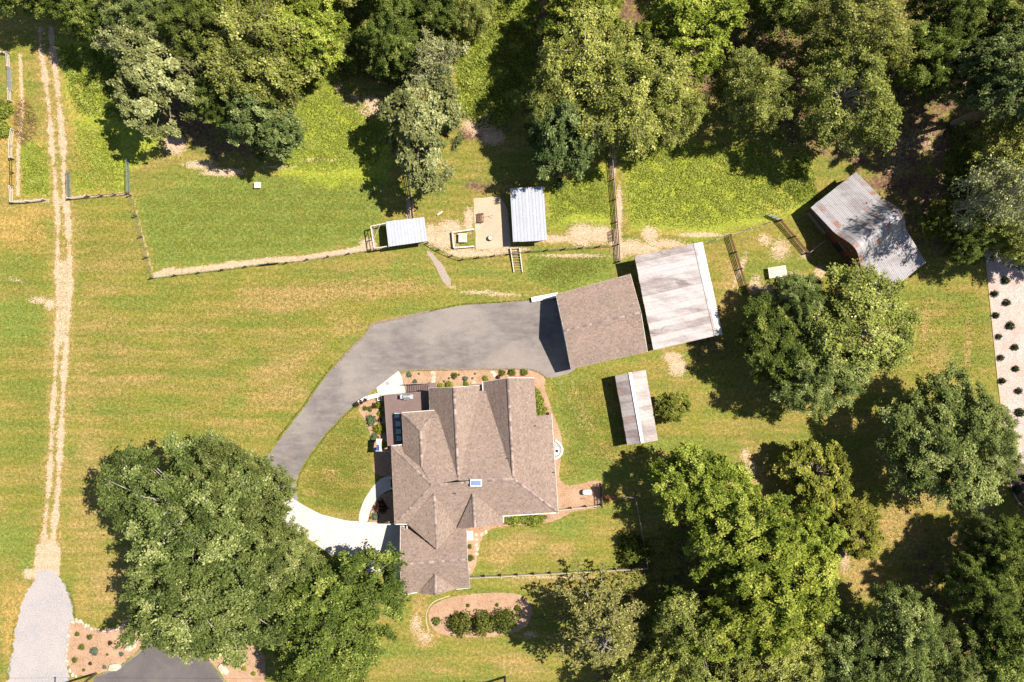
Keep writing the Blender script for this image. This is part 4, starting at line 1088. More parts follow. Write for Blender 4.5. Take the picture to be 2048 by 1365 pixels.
rail_fence('rail_fence', 'long dark rail fence running up from tractor shed to the wood', [(1238, 524), (1236, 490), (1229, 400), (1219, 282)], 4, 1.35, 2.6, top_rail='timber_grey')
bar_gate('small dark gate beside the long rail fence near goat shelter', (1224, 462), (1226, 482), 1.2, 5, 'timber_dark')
rail_fence('rail_fence', 'grey rail fence running right from the tractor shed roof', [(1402, 489), (1430, 481), (1459, 471), (1537, 447)], 2, 1.2, 2.6, 'timber_grey', 'timber_grey')
rail_fence('rail_fence', 'dark four rail fence left of the feed table', [(1459, 472), (1501, 606)], 4, 1.3, 2.4, rail='timber_brown')
rail_fence('rail_fence', 'low pale rail fence at the foot of the feed yard', [(1502, 606), (1545, 597)], 1, 1.0, 2.6, 'timber_grey', 'timber_pale')
rail_fence('rail_fence', 'dark four rail fence slanting toward the barn', [(1559, 442), (1614, 507)], 4, 1.3, 2.4, rail='timber_brown')
bar_gate('thin green bar gate left of the slanting fence', (1535, 431), (1557, 441), 1.2, 6, 'steel_green')
bar_gate('pale pole gate between slanting fence and barn', (1615, 507), (1646, 484), 1.2, 3, 'timber_grey')
rail_fence('rail_fence', 'pale topped rail fence from the house to the picket screen', [(1112, 1018), (1200, 1008)], 2, 1.2, 2.0, 'timber_dark', 'timber_grey', top_rail='timber_pale')
rail_fence('rail_fence', 'long pale topped rail fence below the back lawn', [(936, 1152), (1100, 1144), (1295, 1133)], 2, 1.2, 2.3, 'timber_dark', 'timber_grey', top_rail='timber_pale')
rail_fence('rail_fence', 'shaded rail fence on the right side of the back yard', [(1232, 993), (1270, 992), (1283, 1060), (1295, 1132)], 2, 1.2, 2.3, 'timber_dark', 'timber_grey', top_rail='timber_grey')
# picket screen by the tank
ps = thing('picket_screen', 'dark slatted timber screen beside the white tank', 'fence', P(1202, 990, 0))
p0, p1 = P(1200, 966, 0), P(1202, 1012, 0)
for i in range(18):
    p = p0.lerp(p1, i / 17); beam(ps, 'picket', p, p + Vector((0, 0, 1.75)), .12, .03, M['timber_dark'])
for z in (.3, 1.0, 1.68): beam(ps, 'rail', p0 + Vector((.06, 0, z)), p1 + Vector((.06, 0, z)), .05, .1, M['timber_dark'])

# ------------------------------------------------------------------ yard things
def boxes(root, items):
    o = root.matrix_basis.translation
    for nm, x0, x1, y0, y1, z0, z1, mt in items:
        b = MB(); b.box(o.x + x0, o.x + x1, o.y + y0, o.y + y1, o.z + z0, o.z + z1); b.build(nm, M[mt], root)

# white block wall in front of the shop
bw2 = thing('block_wall', 'low white block retaining wall at the shop corner', 'wall', P(1087, 597, 0))
a, b = P(1063, 600, .5), P(1116, 590, .5)
for i in range(5):
    p, q = a.lerp(b, i / 5 + .004), a.lerp(b, (i + 1) / 5 - .004)
    m = MB(); m.bar((p.x, p.y, .3), (q.x, q.y, .3), .62, .6 + .012 * (i % 2)); m.build('block', M['white_paint'], bw2)
# planter wall with urns beside the deck
rw = thing('garden_wall', 'low white curved garden wall beside the deck', 'wall', P(740, 798, 0))
pts = [(717, 806), (728, 799), (742, 794), (757, 790.5)]
for p, q in zip(pts, pts[1:]):
    a, b = P(*p, .5), P(*q, .5); m = MB(); m.bar((a.x, a.y, .3), (b.x, b.y, .3), .5, .62 + random.uniform(0, .02)); m.build('wall_block', M['white_paint'], rw)
def urn(u, v, label, mat='black', r=.28, h=.6, z=0, fill='leaf_maroon'):
    q = P(u, v, .5); t = thing('planter_urn', label, 'planter', (q.x, q.y, z))
    m = MB(); m.lathe((q.x, q.y, z), [(r * .6, 0), (r * .7, .08), (r * .5, .15), (r, h * .9), (r * 1.1, h), (r * .9, h)], 12); m.build('pot', M[mat], t)
    m = MB()
    for i in range(60):
        a = random.uniform(0, 6.28); rr = r * 1.2 * math.sqrt(random.random()); c = Vector((q.x + rr * math.cos(a), q.y + rr * math.sin(a), z + h + random.uniform(.02, .25)))
        n1 = Vector((random.gauss(0, 1), random.gauss(0, 1), random.gauss(0, .4))).normalized() * .1; n2 = n1.cross(Vector((random.gauss(0, 1), random.gauss(0, 1), 1))).normalized() * .06
        m.face([c - n1, c + n2, c + n1, c - n2], random.random())
    m.build('foliage', M[fill], t)
urn(714, 809, 'dark urn at the outer end of the white garden wall'); urn(723, 804, 'dark urn next along the white garden wall', r=.24); urn(731, 800, 'small dark urn resting near the wall bend', r=.2)
sq = thing('square_planter', 'white square planter box at the deck corner', 'planter', P(759.5, 797, 0))
boxes(sq, [('pot', -.28, .28, -.28, .28, 0, .55, 'white_paint'), ('soil', -.2, .2, -.2, .2, .55, .57, 'timber_brown')])
ut = thing('drain_cover', 'small grey square drain cover on the white landing', 'drain', P(775, 767, 0)); q = P(775, 767, 0)
m = MB(); c45 = math.cos(R(35)) * .28; s45 = math.sin(R(35)) * .28
m.mesh8([(q.x + x, q.y + y, z) for z in (.058, .075) for x, y in ((-c45, -s45), (s45, -c45), (c45, s45), (-s45, c45))]); m.build('grate', M['path'], ut)
# flag on its pole
fl = thing('flag', 'striped red white and blue flag on an angled pole at the house front', 'flag', P(775, 903, 0))
pa, pb = P(787, 903, 2.2), P(751, 902.5, 3.2)
m = MB(); m.tube([pa, pb], .025, 6); m.build('pole', M['white_paint'], fl)
nst = 13; fw, fh = 1.55, .85
for i in range(nst):
    m = MB()
    def FP(s, t):  # s across the stripes 0-1, t along the fly
        base = pb.lerp(pa, .02 + .36 * s); return base + Vector((-.1 * s + .06 * math.sin(t * 5 + s * 2), fw * t, -.12 - .35 * t - .06 * math.sin(s * 9)))
    for k in range(6):
        t0, t1 = k / 6, (k + 1) / 6
        if i < 7 and t0 < .38: continue
        m.face([FP(i / nst, t0), FP((i + 1) / nst, t0), FP((i + 1) / nst, t1), FP(i / nst, t1)])
    m.build('stripe', M['flag_red'] if i % 2 == 0 else M['flag_white'], fl)
m = MB()
for i in range(7):
    for k in range(3): m.face([FP(i / nst, k / 6) , FP((i + 1) / nst, k / 6), FP((i + 1) / nst, min((k + 1) / 6, .5)), FP(i / nst, min((k + 1) / 6, .5))])
m.build('canton', M['flag_blue'], fl)
# propane tank
tk = thing('propane_tank', 'white horizontal propane tank in the mulch by the house corner', 'tank', P(1174, 985, 0)); q = P(1174, 985, .6)
m = MB(); L = .62; m.tube([(q.x - L, q.y, .6), (q.x - L + .06, q.y, .6), (q.x - L + .18, q.y, .6), (q.x + L - .18, q.y, .6), (q.x + L - .06, q.y, .6), (q.x + L, q.y, .6)], [.14, .28, .36, .36, .28, .14], 18); m.build('shell', M['white_paint'], tk, smooth=True)
m = MB(); m.lathe((q.x, q.y, .94), [(.14, 0), (.14, .1), (.1, .14)], 10); m.build('valve_dome', M['white_paint'], tk)
for dx in (-.4, .4): m = MB(); m.box(q.x + dx - .05, q.x + dx + .05, q.y - .22, q.y + .22, .0, .3); m.build('foot', M['steel'], tk)
sp = thing('standpipe', 'thin T-topped standpipe beside the white tank', 'pipe', P(1169, 996, 0)); q = P(1169, 996, 0)
m = MB(); m.tube([(q.x, q.y, 0), (q.x, q.y, 1.0)], .03, 6); m.build('pipe', M['steel'], sp); m = MB(); m.tube([(q.x - .15, q.y, 1.0), (q.x + .15, q.y, 1.0)], .03, 6); m.build('handle', M['black'], sp)
ac = thing('condenser_unit', 'small white condenser unit in the gravel window well', 'condenser', P(1112.5, 901, 0))
boxes(ac, [('casing', -.22, .3, -.45, .45, .06, .85, 'white_paint')]); q = P(1112.5, 901, .85)
m = MB(); m.lathe((ac.location.x + .04, ac.location.y, .852), [(.22, 0), (.22, .02)], 14); m.build('fan_grille', M['black'], ac)
cl = thing('clay_strip', 'orange clay drainage strip between screen and shaded fence', 'drain', P(1220, 995, 0))
m = MB(); a, b = P(1208, 996, 0), P(1232, 995, 0); m.bar((a.x, a.y, .03), (b.x, b.y, .03), .3, .1); m.build('strip', M['orange_clay'], cl)
# feed table, hay box, goat benches, barrel
ft = thing('feed_table', 'pale weathered plank feed table in the yard near the barn', 'table', P(1552, 545, 0), rz=0)
o = ft.location; rot = R(9)
def rp(x, y, z): return Vector((o.x + x * math.cos(rot) - y * math.sin(rot), o.y + x * math.sin(rot) + y * math.cos(rot), z))
for i in range(7):
    y = -.62 + i * .206; beam(ft, 'plank', rp(-1.2, y, .78), rp(1.2, y, .78), .19, .05, M['timber_pale'])
for x in (-1.05, 1.05):
    for y in (-.5, .5): beam(ft, 'leg', rp(x, y, 0), rp(x, y, .75), .1, .1, M['timber_grey'])
bs_ = thing('step_block', 'small pale step block below the feed table', 'step', P(1556, 561, 0)); o2 = bs_.location
boxes(bs_, [('tread', -.3, .3, -.25, .25, .3, .36, 'timber_pale'), ('side', -.27, -.2, -.22, .22, 0, .298, 'timber_grey'), ('side', .2, .27, -.22, .22, 0, .298, 'timber_grey')])
fb = thing('feed_box', 'small pale wooden box alone in the green paddock', 'box', P(517, 372, 0))
boxes(fb, [('body', -.4, .4, -.33, .33, .02, .5, 'timber_grey'), ('lid', -.45, .45, -.38, .38, .5, .55, 'timber_pale'), ('bracket', -.3, .1, .38, .5, .3, .4, 'timber_grey')])
gp = thing('goat_platform', 'square plank goat platform inside a timber U frame', 'platform', P(926, 477, 0))
q = gp.location
for i in range(5): beam(gp, 'plank', (q.x - .45 + i * .225, q.y - .6, .7), (q.x - .45 + i * .225, q.y + .6, .7), .2, .05, M['timber_pale'])
for x in (-.4, .4):
    for y in (-.5, .5): beam(gp, 'leg', (q.x + x, q.y + y, 0), (q.x + x, q.y + y, .67), .09, .09, M['timber_grey'])
uf = thing('log_pen', 'low U-shaped pen of pale round timbers around the goat platform', 'pen', P(905, 480, 0))
c = [P(948, 459, .55), P(905, 465, .55), P(908, 496, .55), P(948, 493, .55)]
for p, r_ in zip(c, c[1:]): beam(uf, 'timber', p, r_, .2, .2, M['timber_pale'])
for p in c + [P(926, 462, .5), P(928, 494.5, .5)]: beam(uf, 'post', (p.x, p.y, -.1), (p.x, p.y, .45), .14, .14, M['timber_grey'])
bc = thing('slat_bench', 'brown slatted bench standing on the sandy pad', 'bench', P(961, 437, 0)); q = bc.location
for i in range(4): beam(bc, 'seat_slat', (q.x - .32 + i * .15, q.y - .6, .45), (q.x - .32 + i * .15, q.y + .6, .45), .11, .03, M['timber_brown'])
for i in range(3): beam(bc, 'back_slat', (q.x + .3 + i * .06, q.y - .6, .58 + i * .16), (q.x + .3 + i * .06, q.y + .6, .58 + i * .16), .03, .11, M['timber_brown'])
for y in (-.55, .55):
    beam(bc, 'leg', (q.x - .3, q.y + y, .03), (q.x - .3, q.y + y, .62), .07, .07, M['timber_brown']); beam(bc, 'leg', (q.x + .28, q.y + y, .03), (q.x + .44, q.y + y, .98), .07, .07, M['timber_brown'])
    beam(bc, 'arm', (q.x - .36, q.y + y, .64), (q.x + .36, q.y + y, .64), .09, .04, M['timber_brown'])
bk = thing('fallen_branch', 'thin dead branch lying right of the slatted bench', 'branch', P(976, 434, 0)); q = bk.location
m = MB(); m.tube([(q.x - .7, q.y - .1, .1), (q.x, q.y + .05, .08), (q.x + .8, q.y + .2, .1)], [.05, .04, .02], 6); m.tube([(q.x, q.y + .05, .08), (q.x + .5, q.y - .2, .12)], [.03, .015], 5); m.build('stem', M['bark'], bk)
br = thing('barrel', 'small round wooden barrel on the sandy pad', 'barrel', P(981, 477, 0)); q = br.location
m = MB(); m.lathe((q.x, q.y, .03), [(.28, 0), (.34, .2), (.36, .35), (.34, .5), (.3, .62)], 16); m.build('staves', M['timber_grey'], br); m = MB(); m.lathe((q.x, q.y, .655), [(.25, 0), (.25, .012)], 14); m.build('lid', M['timber_pale'], br)
rm = thing('timber_ramp', 'timber edged plank ramp up to the goat shelter fence', 'ramp', P(1034, 522, 0))
for i in range(9):
    a, b = P(1023 + i * .65, 499 + i * 5.2, 0), P(1038 + i * .65, 498 + i * 5.2, 0); zz = .42 - .04 * i
    beam(rm, 'plank', (a.x, a.y, zz), (b.x, b.y, zz), .05, .32, M['path'])
for x0, x1 in ((1021, 1028), (1039, 1045)):
    a, b = P(x0, 497, 0), P(x1, 545, 0); beam(rm, 'side_timber', (a.x, a.y, .4), (b.x, b.y, .14), .12, .3, M['timber_pale'])
st_ = thing('tree_stump', 'cut tree stump standing in the brown clearing above the barn', 'stump', P(1803, 311, 0)); q = st_.location
m = MB(); m.lathe((q.x, q.y, -.05), [(.5, 0), (.38, .15), (.34, .55)], 12); m.build('bark_side', M['bark'], st_); m = MB(); m.lathe((q.x, q.y, .502), [(.3, 0), (.3, .01)], 12); m.build('cut_face', M['timber_dark'], st_)
lv = thing('pale_log', 'short pale log lying in grass near the coop', 'log', P(880, 427, 0)); q = lv.location
m = MB(); m.tube([(q.x - .35, q.y - .25, .14), (q.x + .35, q.y + .25, .14)], .14, 8); m.build('trunk', M['timber_pale'], lv)
bp = thing('brush_pile', 'brown brush pile between fence pieces at left', 'brush pile', P(50, 245, 0)); q = bp.location
m = MB()
for i in range(240):
    a = random.uniform(0, 6.28); rr = math.sqrt(random.random()); c = Vector((q.x + rr * 1.5 * math.cos(a), q.y + rr * 3.2 * math.sin(a), .05 + .6 * (1 - rr) * random.random()))
    d_ = Vector((random.gauss(0, 1), random.gauss(0, 1), random.gauss(0, .25))).normalized() * random.uniform(.2, .7); m.tube([c - d_, c + d_], [.025, .012], 3, False)
m.build('twigs', M['timber_brown'], bp, 'stuff')

# stones
def stone_mesh(sx, sy, sz, seed):
    rg = random.Random(seed); bm = bmesh.new(); bmesh.ops.create_icosphere(bm, subdivisions=1, radius=1)
    for v_ in bm.verts: v_.co = Vector((v_.co.x * sx, v_.co.y * sy, v_.co.z * sz)) * rg.uniform(.78, 1.15)
    me = bpy.data.meshes.new('stone'); bm.to_mesh(me); bm.free(); me.materials.append(M['stone']); return me
stones = [stone_mesh(1, 1, .55, s) for s in range(6)]
def stone(parent, u, v, r, rz=0, el=1.0, name='stone', i=0):
    q = P(u, v, 0); o = link(name, stones[i % 6], parent); og = parent.location if parent else Vector()
    o.location = (q.x - og.x, q.y - og.y, r * .25 - og.z); o.scale = (r * el, r / el, r); o.rotation_euler = (0, 0, rz); return o
ed = thing('stone_edging', 'row of pale boulders edging the lower left mulch bed', 'edging', P(140, 1260, 0))
edge = [(146, 1244, .55), (153, 1241, .5), (160, 1243, .55), (166, 1247, .4), (172, 1251, .5), (177, 1252, .35), (183, 1258, .5), (192, 1260, .35), (200, 1262, .45), (208, 1262, .5), (216, 1259, .4), (222, 1260, .45), (231, 1259, .5), (240, 1256, .5), (247, 1250, .4), (254, 1243, .4), (259, 1236, .4),
        (141, 1262, .4), (138, 1272, .45), (136, 1280, .35), (135, 1290, .4), (134, 1300, .4), (133, 1310, .35), (134, 1322, .5), (135, 1330, .35), (140, 1342, .45), (146, 1350, .5), (152, 1353, .4)]
for i, (u, v, r) in enumerate(edge): stone(ed, u, v, r * .6, random.uniform(0, 3), random.uniform(1, 1.35), i=i)
for i, (u, v, r, rz, lab) in enumerate([(263, 1291, .95, .9, 'large pale wedge boulder by the asphalt edge at lower left'), (230, 1333, .8, .1, 'flat tan boulder in mulch near the utility pole'), (447, 1338, .8, -.8, 'pale boulder in the mulch bed under the large oak')]):
    t = thing('boulder', lab, 'boulder', P(u, v, 0)); stone(t, u, v, r, rz, 1.3, 'rock', i)
sp1 = thing('stepping_stones', 'line of stepping stones across the north mulch bed', 'stepping stones', P(867, 755, 0))
for i, (u, v) in enumerate([(866, 747), (867, 757), (867, 765)]): o = stone(sp1, u, v, .38, i, 1.1, 'flagstone', i); o.scale.z = .1; o.location.z = .05
sp2 = thing('stepping_stones', 'line of stepping stones behind the garage wing', 'stepping stones', P(953, 1090, 0))
for i, (u, v) in enumerate([(952, 1070), (963, 1069), (972, 1065), (953, 1079), (953, 1090), (954, 1098), (953, 1108), (937, 1140)]): o = stone(sp2, u, v, .28, i, 1.15, 'flagstone', i); o.scale.z = .1; o.location.z = .05
sp3 = thing('stepping_stones', 'pair of pale flat stones at the right of the north bed', 'stepping stones', P(987, 748, 0))
for i, (u, v) in enumerate([(985, 745), (989, 751)]): o = stone(sp3, u, v, .34, i, 1.2, 'flagstone', i); o.scale.z = .12; o.location.z = .05
t = thing('boulder', 'white rock in the north bed against the house', 'boulder', P(947, 766, 0)); stone(t, 947, 766, .38, 0, 1.1, 'rock', 3)

# utility poles with wires (their crossarm and wire shadows cross the lower edge)
def upole(u, v, label):
    q = P(u, v, 0); t = thing('utility_pole', label, 'utility pole', q)
    m = MB(); m.tube([(q.x, q.y, -.3), (q.x, q.y, 5), (q.x, q.y, 10.6)], [.17, .15, .11], 10); m.build('pole', M['timber_dark'], t)
    m = MB(); m.bar((q.x, q.y - 1.2, 10.0), (q.x, q.y + 1.2, 10.0), .12, .14); m.build('crossarm', M['timber_dark'], t)
    m = MB(); m.lathe((q.x + .32, q.y, 7.6), [(.2, 0), (.22, .05), (.22, .85), (.16, .95)], 12); m.build('transformer', M['path'], t)
    for y in (-1.1, -.5, .5, 1.1): m = MB(); m.lathe((q.x, q.y + y, 10.07), [(.05, 0), (.06, .06), (.03, .16)], 8); m.build('insulator', M['concrete'], t)
    return q
u1 = upole(192, 1347, 'utility pole with crossarm at the lower left mulch bed'); u2 = upole(1010, 1354, 'utility pole with crossarm at the bottom edge below the house')
for k, y in enumerate((-1.1, -.5, .5, 1.1)):
    w_ = thing('power_line', ['outermost of four power lines strung along the lower edge', 'second lowest of four power lines along the lower edge', 'third of four power lines along the lower edge', 'power line nearest the house of the four along the lower edge'][k], 'power line', (u1.x, u1.y + y, 10.2))
    for a, b in (((u1.x - 55, u1.y + y - 1, 10.2), (u1.x, u1.y + y, 10.2)), ((u1.x, u1.y + y, 10.2), (u2.x, u2.y + y, 10.2)), ((u2.x, u2.y + y, 10.2), (u2.x + 55, u2.y + y - .5, 10.2))):
        m = MB(); a, b = Vector(a), Vector(b); pts = [a.lerp(b, t / 10) - Vector((0, 0, .5 * 4 * (t / 10) * (1 - t / 10))) for t in range(11)]; m.tube(pts, .016, 4); m.build('span', M['wire'], w_)

# ------------------------------------------------------------------ foliage
def unit(v): return v / np.maximum(np.linalg.norm(v, axis=-1, keepdims=True), 1e-9)

def leaf_quads(rg, c, nrm, size, aspect=.62, fold=.0):
    """rhombic leaves: centres c, normals nrm, sizes"""
    n = len(c)
    t = unit(np.cross(nrm, unit(rg.normal(size=(n, 3)))))
    b = np.cross(nrm, t)
    s = size[:, None]
    v = np.stack([c - t * s, c + b * s * aspect, c + t * s, c - b * s * aspect], 1).reshape(-1, 3)
    return v, np.arange(4 * n).reshape(n, 4)

def tree_meshes(name, seed, h=18., rad=7., base=.3, n_cl=74, sprays=6, leaves=44, lsize=.24, spread=.30, leaf='leaf_oak', bark='bark', shape='round', twig_r=.022, up=.95, lump=.42):
    """trunk mesh with limbs and a crown mesh of leaf-sized faces carried on twigs"""
    rg = np.random.default_rng(seed)
    cz, az = h * (base + 1) / 2, h * (1 - base) / 2
    # clump centres spread over and through the crown, kept apart from each other
    cl = []
    tries = 0
    ph = rg.uniform(0, 6.28, 6)
    while len(cl) < n_cl and tries < 6000:
        tries += 1
        z = rg.uniform(-.55, 1); a = rg.uniform(0, 2 * math.pi)
        q = math.sqrt(max(0, 1 - z * z))
        if shape == 'cone': q = (1 - (z + 1) / 2) ** .8 * 1.05
        l = 1 + lump * (.5 * math.sin(2 * a + ph[0]) * q + .5 * math.sin(3 * a + ph[1] + 2 * z) + .35 * math.sin(5 * a + ph[2] - 3 * z)) * .7
        f_ = (rg.uniform(.80, 1.0) if rg.random() < .74 else rg.uniform(.3, .75)) * l
        p = np.array([rad * .86 * q * math.cos(a) * f_, rad * .86 * q * math.sin(a) * f_, cz + az * .9 * z * (f_ if shape != 'cone' else 1)])
        gap = math.sin(4.3 * p[0] / rad + ph[3]) + math.sin(4.7 * p[1] / rad + ph[4]) + .5 * math.sin(7 * p[2] / rad + ph[5])
        if gap < (-1.35 if lump < .4 else -1.1): continue
        if all(np.sum((p - o) ** 2) > (rad * .22) ** 2 for o in cl): cl.append(p)
    cl = np.array(cl)
    mb = MB()
    # trunk
    wob = rg.normal(0, .12, (6, 2)); top_h = h * .82
    tp = [Vector((wob[i][0] * i * .35, wob[i][1] * i * .35, top_h * i / 5)) for i in range(6)]; tp[0].z = -.3
    r0 = .018 * h + .06
    mb.tube(tp, [r0 * (1 - .16 * i) for i in range(6)], 8)
    tpn = np.array([list(p) for p in tp])
    V_, Q_, R_ = [], [], []
    off = 0
    for ci, c in enumerate(cl):
        zs = max(h * base * .6, min(top_h * .95, c[2] * .62 + rg.uniform(-.6, .6)))
        k = min(4.999, max(0, zs / top_h * 5)); i = int(k); s = tpn[i] + (tpn[i + 1] - tpn[i]) * (k - i)
        mid = s * .45 + c * .55 + np.array([0, 0, .10 * np.linalg.norm(c - s)]) + rg.normal(0, .25, 3)
        lr = np.linalg.norm(c - s)
        mb.tube([s, mid, c], [.035 + .009 * lr, .03 + .004 * lr, .025], 4, False)
        tint = rg.uniform(-.28, .28)
        out = unit(c - np.array([0, 0, cz - az * .5]))
        for sp in range(sprays):
            d = unit(out * .55 + rg.normal(0, .75, 3) + np.array([0, 0, .15]))
            if d[2] < -.5: d[2] *= .3; d = unit(d)
            L = rad * spread * rg.uniform(.55, 1.15)
            e = c + d * L
            bend = np.array([0, 0, -.18 * L])
            if twig_r: mb.tube([c, c + d * L * .5, e + bend], [twig_r * 1.4, twig_r, .006], 3, False)
            n = int(leaves * rg.uniform(.7, 1.25))
            t = rg.uniform(.12, 1.02, n) ** .8
            pc = c + np.outer(t, d) * L + np.outer(t * t, bend) + rg.normal(0, 1, (n, 3)) * (.10 * rad * spread + .06 * rad * spread * np.sin(np.pi * t))[:, None]
            nn = unit(rg.normal(0, .55, (n, 3)) + out * .45 + np.array([0, 0, up]))
            sz = lsize * np.exp(rg.normal(-.08, .32, n))
            v, q = leaf_quads(rg, pc, nn, sz)
            V_.append(v); Q_.append(q + off); off += len(v)
            R_.append(np.clip(.48 + tint + rg.uniform(-.12, .12) + rg.normal(0, .2, n), 0, 1))
    tm = mb.mesh(name + '_trunk'); tm.materials.append(M[bark])
    cm = bpy.data.meshes.new(name + '_crown')
    fill_mesh(cm, np.concatenate(V_), np.concatenate(Q_), np.concatenate(R_)); cm.materials.append(M[leaf])
    return tm, cm

KIND = {}
KIND['oak'] = [tree_meshes('oak', s, 20, 8.2, .22, 108, 6, 124, .12, .235, 'leaf_oak', 'bark_pale', lump=.3) for s in (1, 2, 15)]
KIND['dark'] = [tree_meshes('dark', s, 19, 7.4, .22, 100, 6, 104, .122, .24, 'leaf_dark', 'bark', lump=.32) for s in (3, 4, 16)]
KIND['maple'] = [tree_meshes('maple', s, 17, 6.6, .25, 84, 6, 104, .135, .25, 'leaf_maple', 'bark') for s in (5, 6)]
KIND['birch'] = [tree_meshes('birch', s, 18, 6.6, .25, 80, 7, 74, .125, .30, 'leaf_birch', 'bark_pale', twig_r=.03, lump=.4) for s in (7, 8, 17)]
KIND['yellow'] = [tree_meshes('yellow', 9, 10, 4.4, .25, 60, 5, 70, .14, .3, 'leaf_yellow', 'bark')]
KIND['blue'] = [tree_meshes('blue', 10, 16, 6.4, .2, 84, 6, 90, .14, .25, 'leaf_blue', 'bark')]
KIND['pale'] = [tree_meshes('pale', 11, 14, 5.8, .25, 70, 6, 76, .165, .26, 'leaf_pale', 'bark', up=.8)]
KIND['thin'] = [tree_meshes('thin', 12, 14, 4.4, .25, 50, 7, 24, .13, .4, 'leaf_pale', 'bark_pale', twig_r=.04, lump=.4)]

def larch(seed, h=15., rad=6.2):
    """open conifer: long bare sweeping boughs ending in needle sprays"""
    rg = np.random.default_rng(seed); mb = MB()
    mb.tube([(0, 0, -.3), (.1, .05, h * .5), (0, .1, h)], [.3, .2, .03], 8)
    V_, Q_, R_ = [], [], []; off = 0
    for i in range(64):
        z = h * rg.uniform(.12, .97); a = rg.uniform(0, 6.28); L = rad * (1.05 - z / h) ** .65 * rg.uniform(.7, 1.1)
        d = np.array([math.cos(a), math.sin(a), .12]); pts = [np.array([0, 0, z]) + d * L * t + np.array([0, 0, -.10 * L * t * t]) + rg.normal(0, .10, 3) * (t > 0) for t in (0, .35, .7, 1)]
        mb.tube(pts, [.07, .055, .04, .012], 4, False)
        for t in np.linspace(.3, 1, 9):
            for sgn in (-1, 1):
                c = pts[0] + d * L * t + np.array([0, 0, -.10 * L * t * t]); sd = unit(np.array([-math.sin(a) * sgn, math.cos(a) * sgn, .1]) * .8 + d * .7 + rg.normal(0, .3, 3)); l2 = .9 * (1.15 - t) + .35
                mb.tube([c, c + sd * l2], [.016, .004], 3, False)
                n = 16; tt = rg.uniform(.05, 1, n)
                pc = c + np.outer(tt, sd) * l2 + rg.normal(0, .07, (n, 3)); nn = unit(rg.normal(0, .6, (n, 3)) + np.array([0, 0, .6]))
                v, q = leaf_quads(rg, pc, nn, .14 * rg.uniform(.7, 1.3, n), .45); V_.append(v); Q_.append(q + off); off += len(v); R_.append(np.clip(rg.normal(.5, .22, n), 0, 1))
    tm = mb.mesh('larch_trunk'); tm.materials.append(M['bark'])
    cm = bpy.data.meshes.new('larch_crown'); fill_mesh(cm, np.concatenate(V_), np.concatenate(Q_), np.concatenate(R_)); cm.materials.append(M['leaf_larch'])
    return tm, cm
KIND['larch'] = [larch(21)]
KIND['tall'] = [tree_meshes('tall', 14, 24, 5.6, .55, 60, 6, 76, .155, .28, 'leaf_blue', 'bark')]
NOM = {'oak': (20, 8.2), 'dark': (19, 7.4), 'maple': (17, 6.6), 'birch': (18, 6.6), 'yellow': (10, 4.4), 'blue': (16, 6.4), 'pale': (14, 5.8), 'thin': (14, 4.4), 'larch': (15, 6.2), 'tall': (24, 5.6)}
_tc = [0]
def tree(kind, u, v, r, h, label, group=None, name=None, rz=None, lean=(0, 0)):
    """(u, v): where the middle of the crown shows; r: its radius in photograph pixels"""
    hn, rn = NOM[kind]
    q = P(u, v, h * .66)
    rm_ = r / PXM * (CAM_H - h * .66) / CAM_H
    i = _tc[0]; _tc[0] += 1
    t = thing(name or {'larch': 'conifer_tree'}.get(kind, 'broadleaf_tree'), label, 'tree', (q.x - lean[0] * h * .6, q.y - lean[1] * h * .6, 0), group)
    t.rotation_euler = (-lean[1], lean[0], i * 2.399 if rz is None else rz) if lean == (0, 0) else (0, 0, 0)
    if lean != (0, 0): t.rotation_euler = Vector((lean[0], lean[1], 1)).to_track_quat('Z', 'Y').to_euler()
    s = rm_ / rn
    t.scale = (s * (1 + .13 * math.sin(i * 1.7)), s * (1 - .13 * math.sin(i * 1.7)), h / hn)
    tm, cm = KIND[kind][i % len(KIND[kind])]
    link('trunk', tm, t); link('crown', cm, t)
    return t

G1 = 'trees shading the driveway at lower left'
tree('oak', 375, 1030, 160, 20, 'big oak crown at upper left of the lower left tree group')
tree('oak', 470, 985, 108, 18, 'oak crown overhanging the driveway left of the concrete apron')
tree('oak', 430, 1185, 165, 19, 'broad oak crown over the asphalt near the lower left mulch bed')
tree('oak', 548, 1115, 84, 16, 'oak crown between the big oak group and white apron')
tree('dark', 678, 1232, 132, 17, 'dark green tree touching the garage wing corner')
tree('dark', 640, 1330, 90, 14, 'dark green tree at bottom edge below the garage')
tree('larch', 1202, 1268, 135, 17, 'spiky open conifer below the back yard fence')
tree('maple', 1403, 972, 90, 14.5, 'bright green maple just below the wood shed')
tree('maple', 1490, 1090, 110, 18, 'bright green maple in the middle of the lower right wood')
tree('maple', 1570, 1160, 115, 18, 'bright maple right of centre in the lower wood')
tree('maple', 1500, 1230, 105, 17, 'yellowish maple low in the lower right wood')
tree('maple', 1615, 1075, 62, 15, 'small bluish green maple at top of lower right wood')
tree('dark', 1345, 1215, 42, 8, 'low shaded tree between the yard fence corner and the maples')
tree('birch', 1410, 1290, 95, 15, 'grey green tree between the conifer and the bright maples')
tree('birch', 1540, 1330, 95, 15, 'grey green tree at the bottom edge under the maples')
tree('oak', 1690, 1330, 90, 15, 'grey leaved oak at the bottom edge right of the maples')
tree('birch', 1320, 1350, 80, 14, 'dull green tree at the bottom edge right of the conifer')
tree('oak', 1810, 1280, 90, 16, 'oak lit from the right in the lower right shade')
tree('oak', 1890, 1340, 80, 15, 'oak at the bottom edge near the right corner')
tree('dark', 1965, 1180, 72, 16, 'dark tree in deep shade at lower right')
tree('dark', 2030, 1120, 80, 16, 'dark tree at right edge below the dark mulch')
tree('dark', 2020, 1290, 95, 16, 'dark tree in the lower right corner')
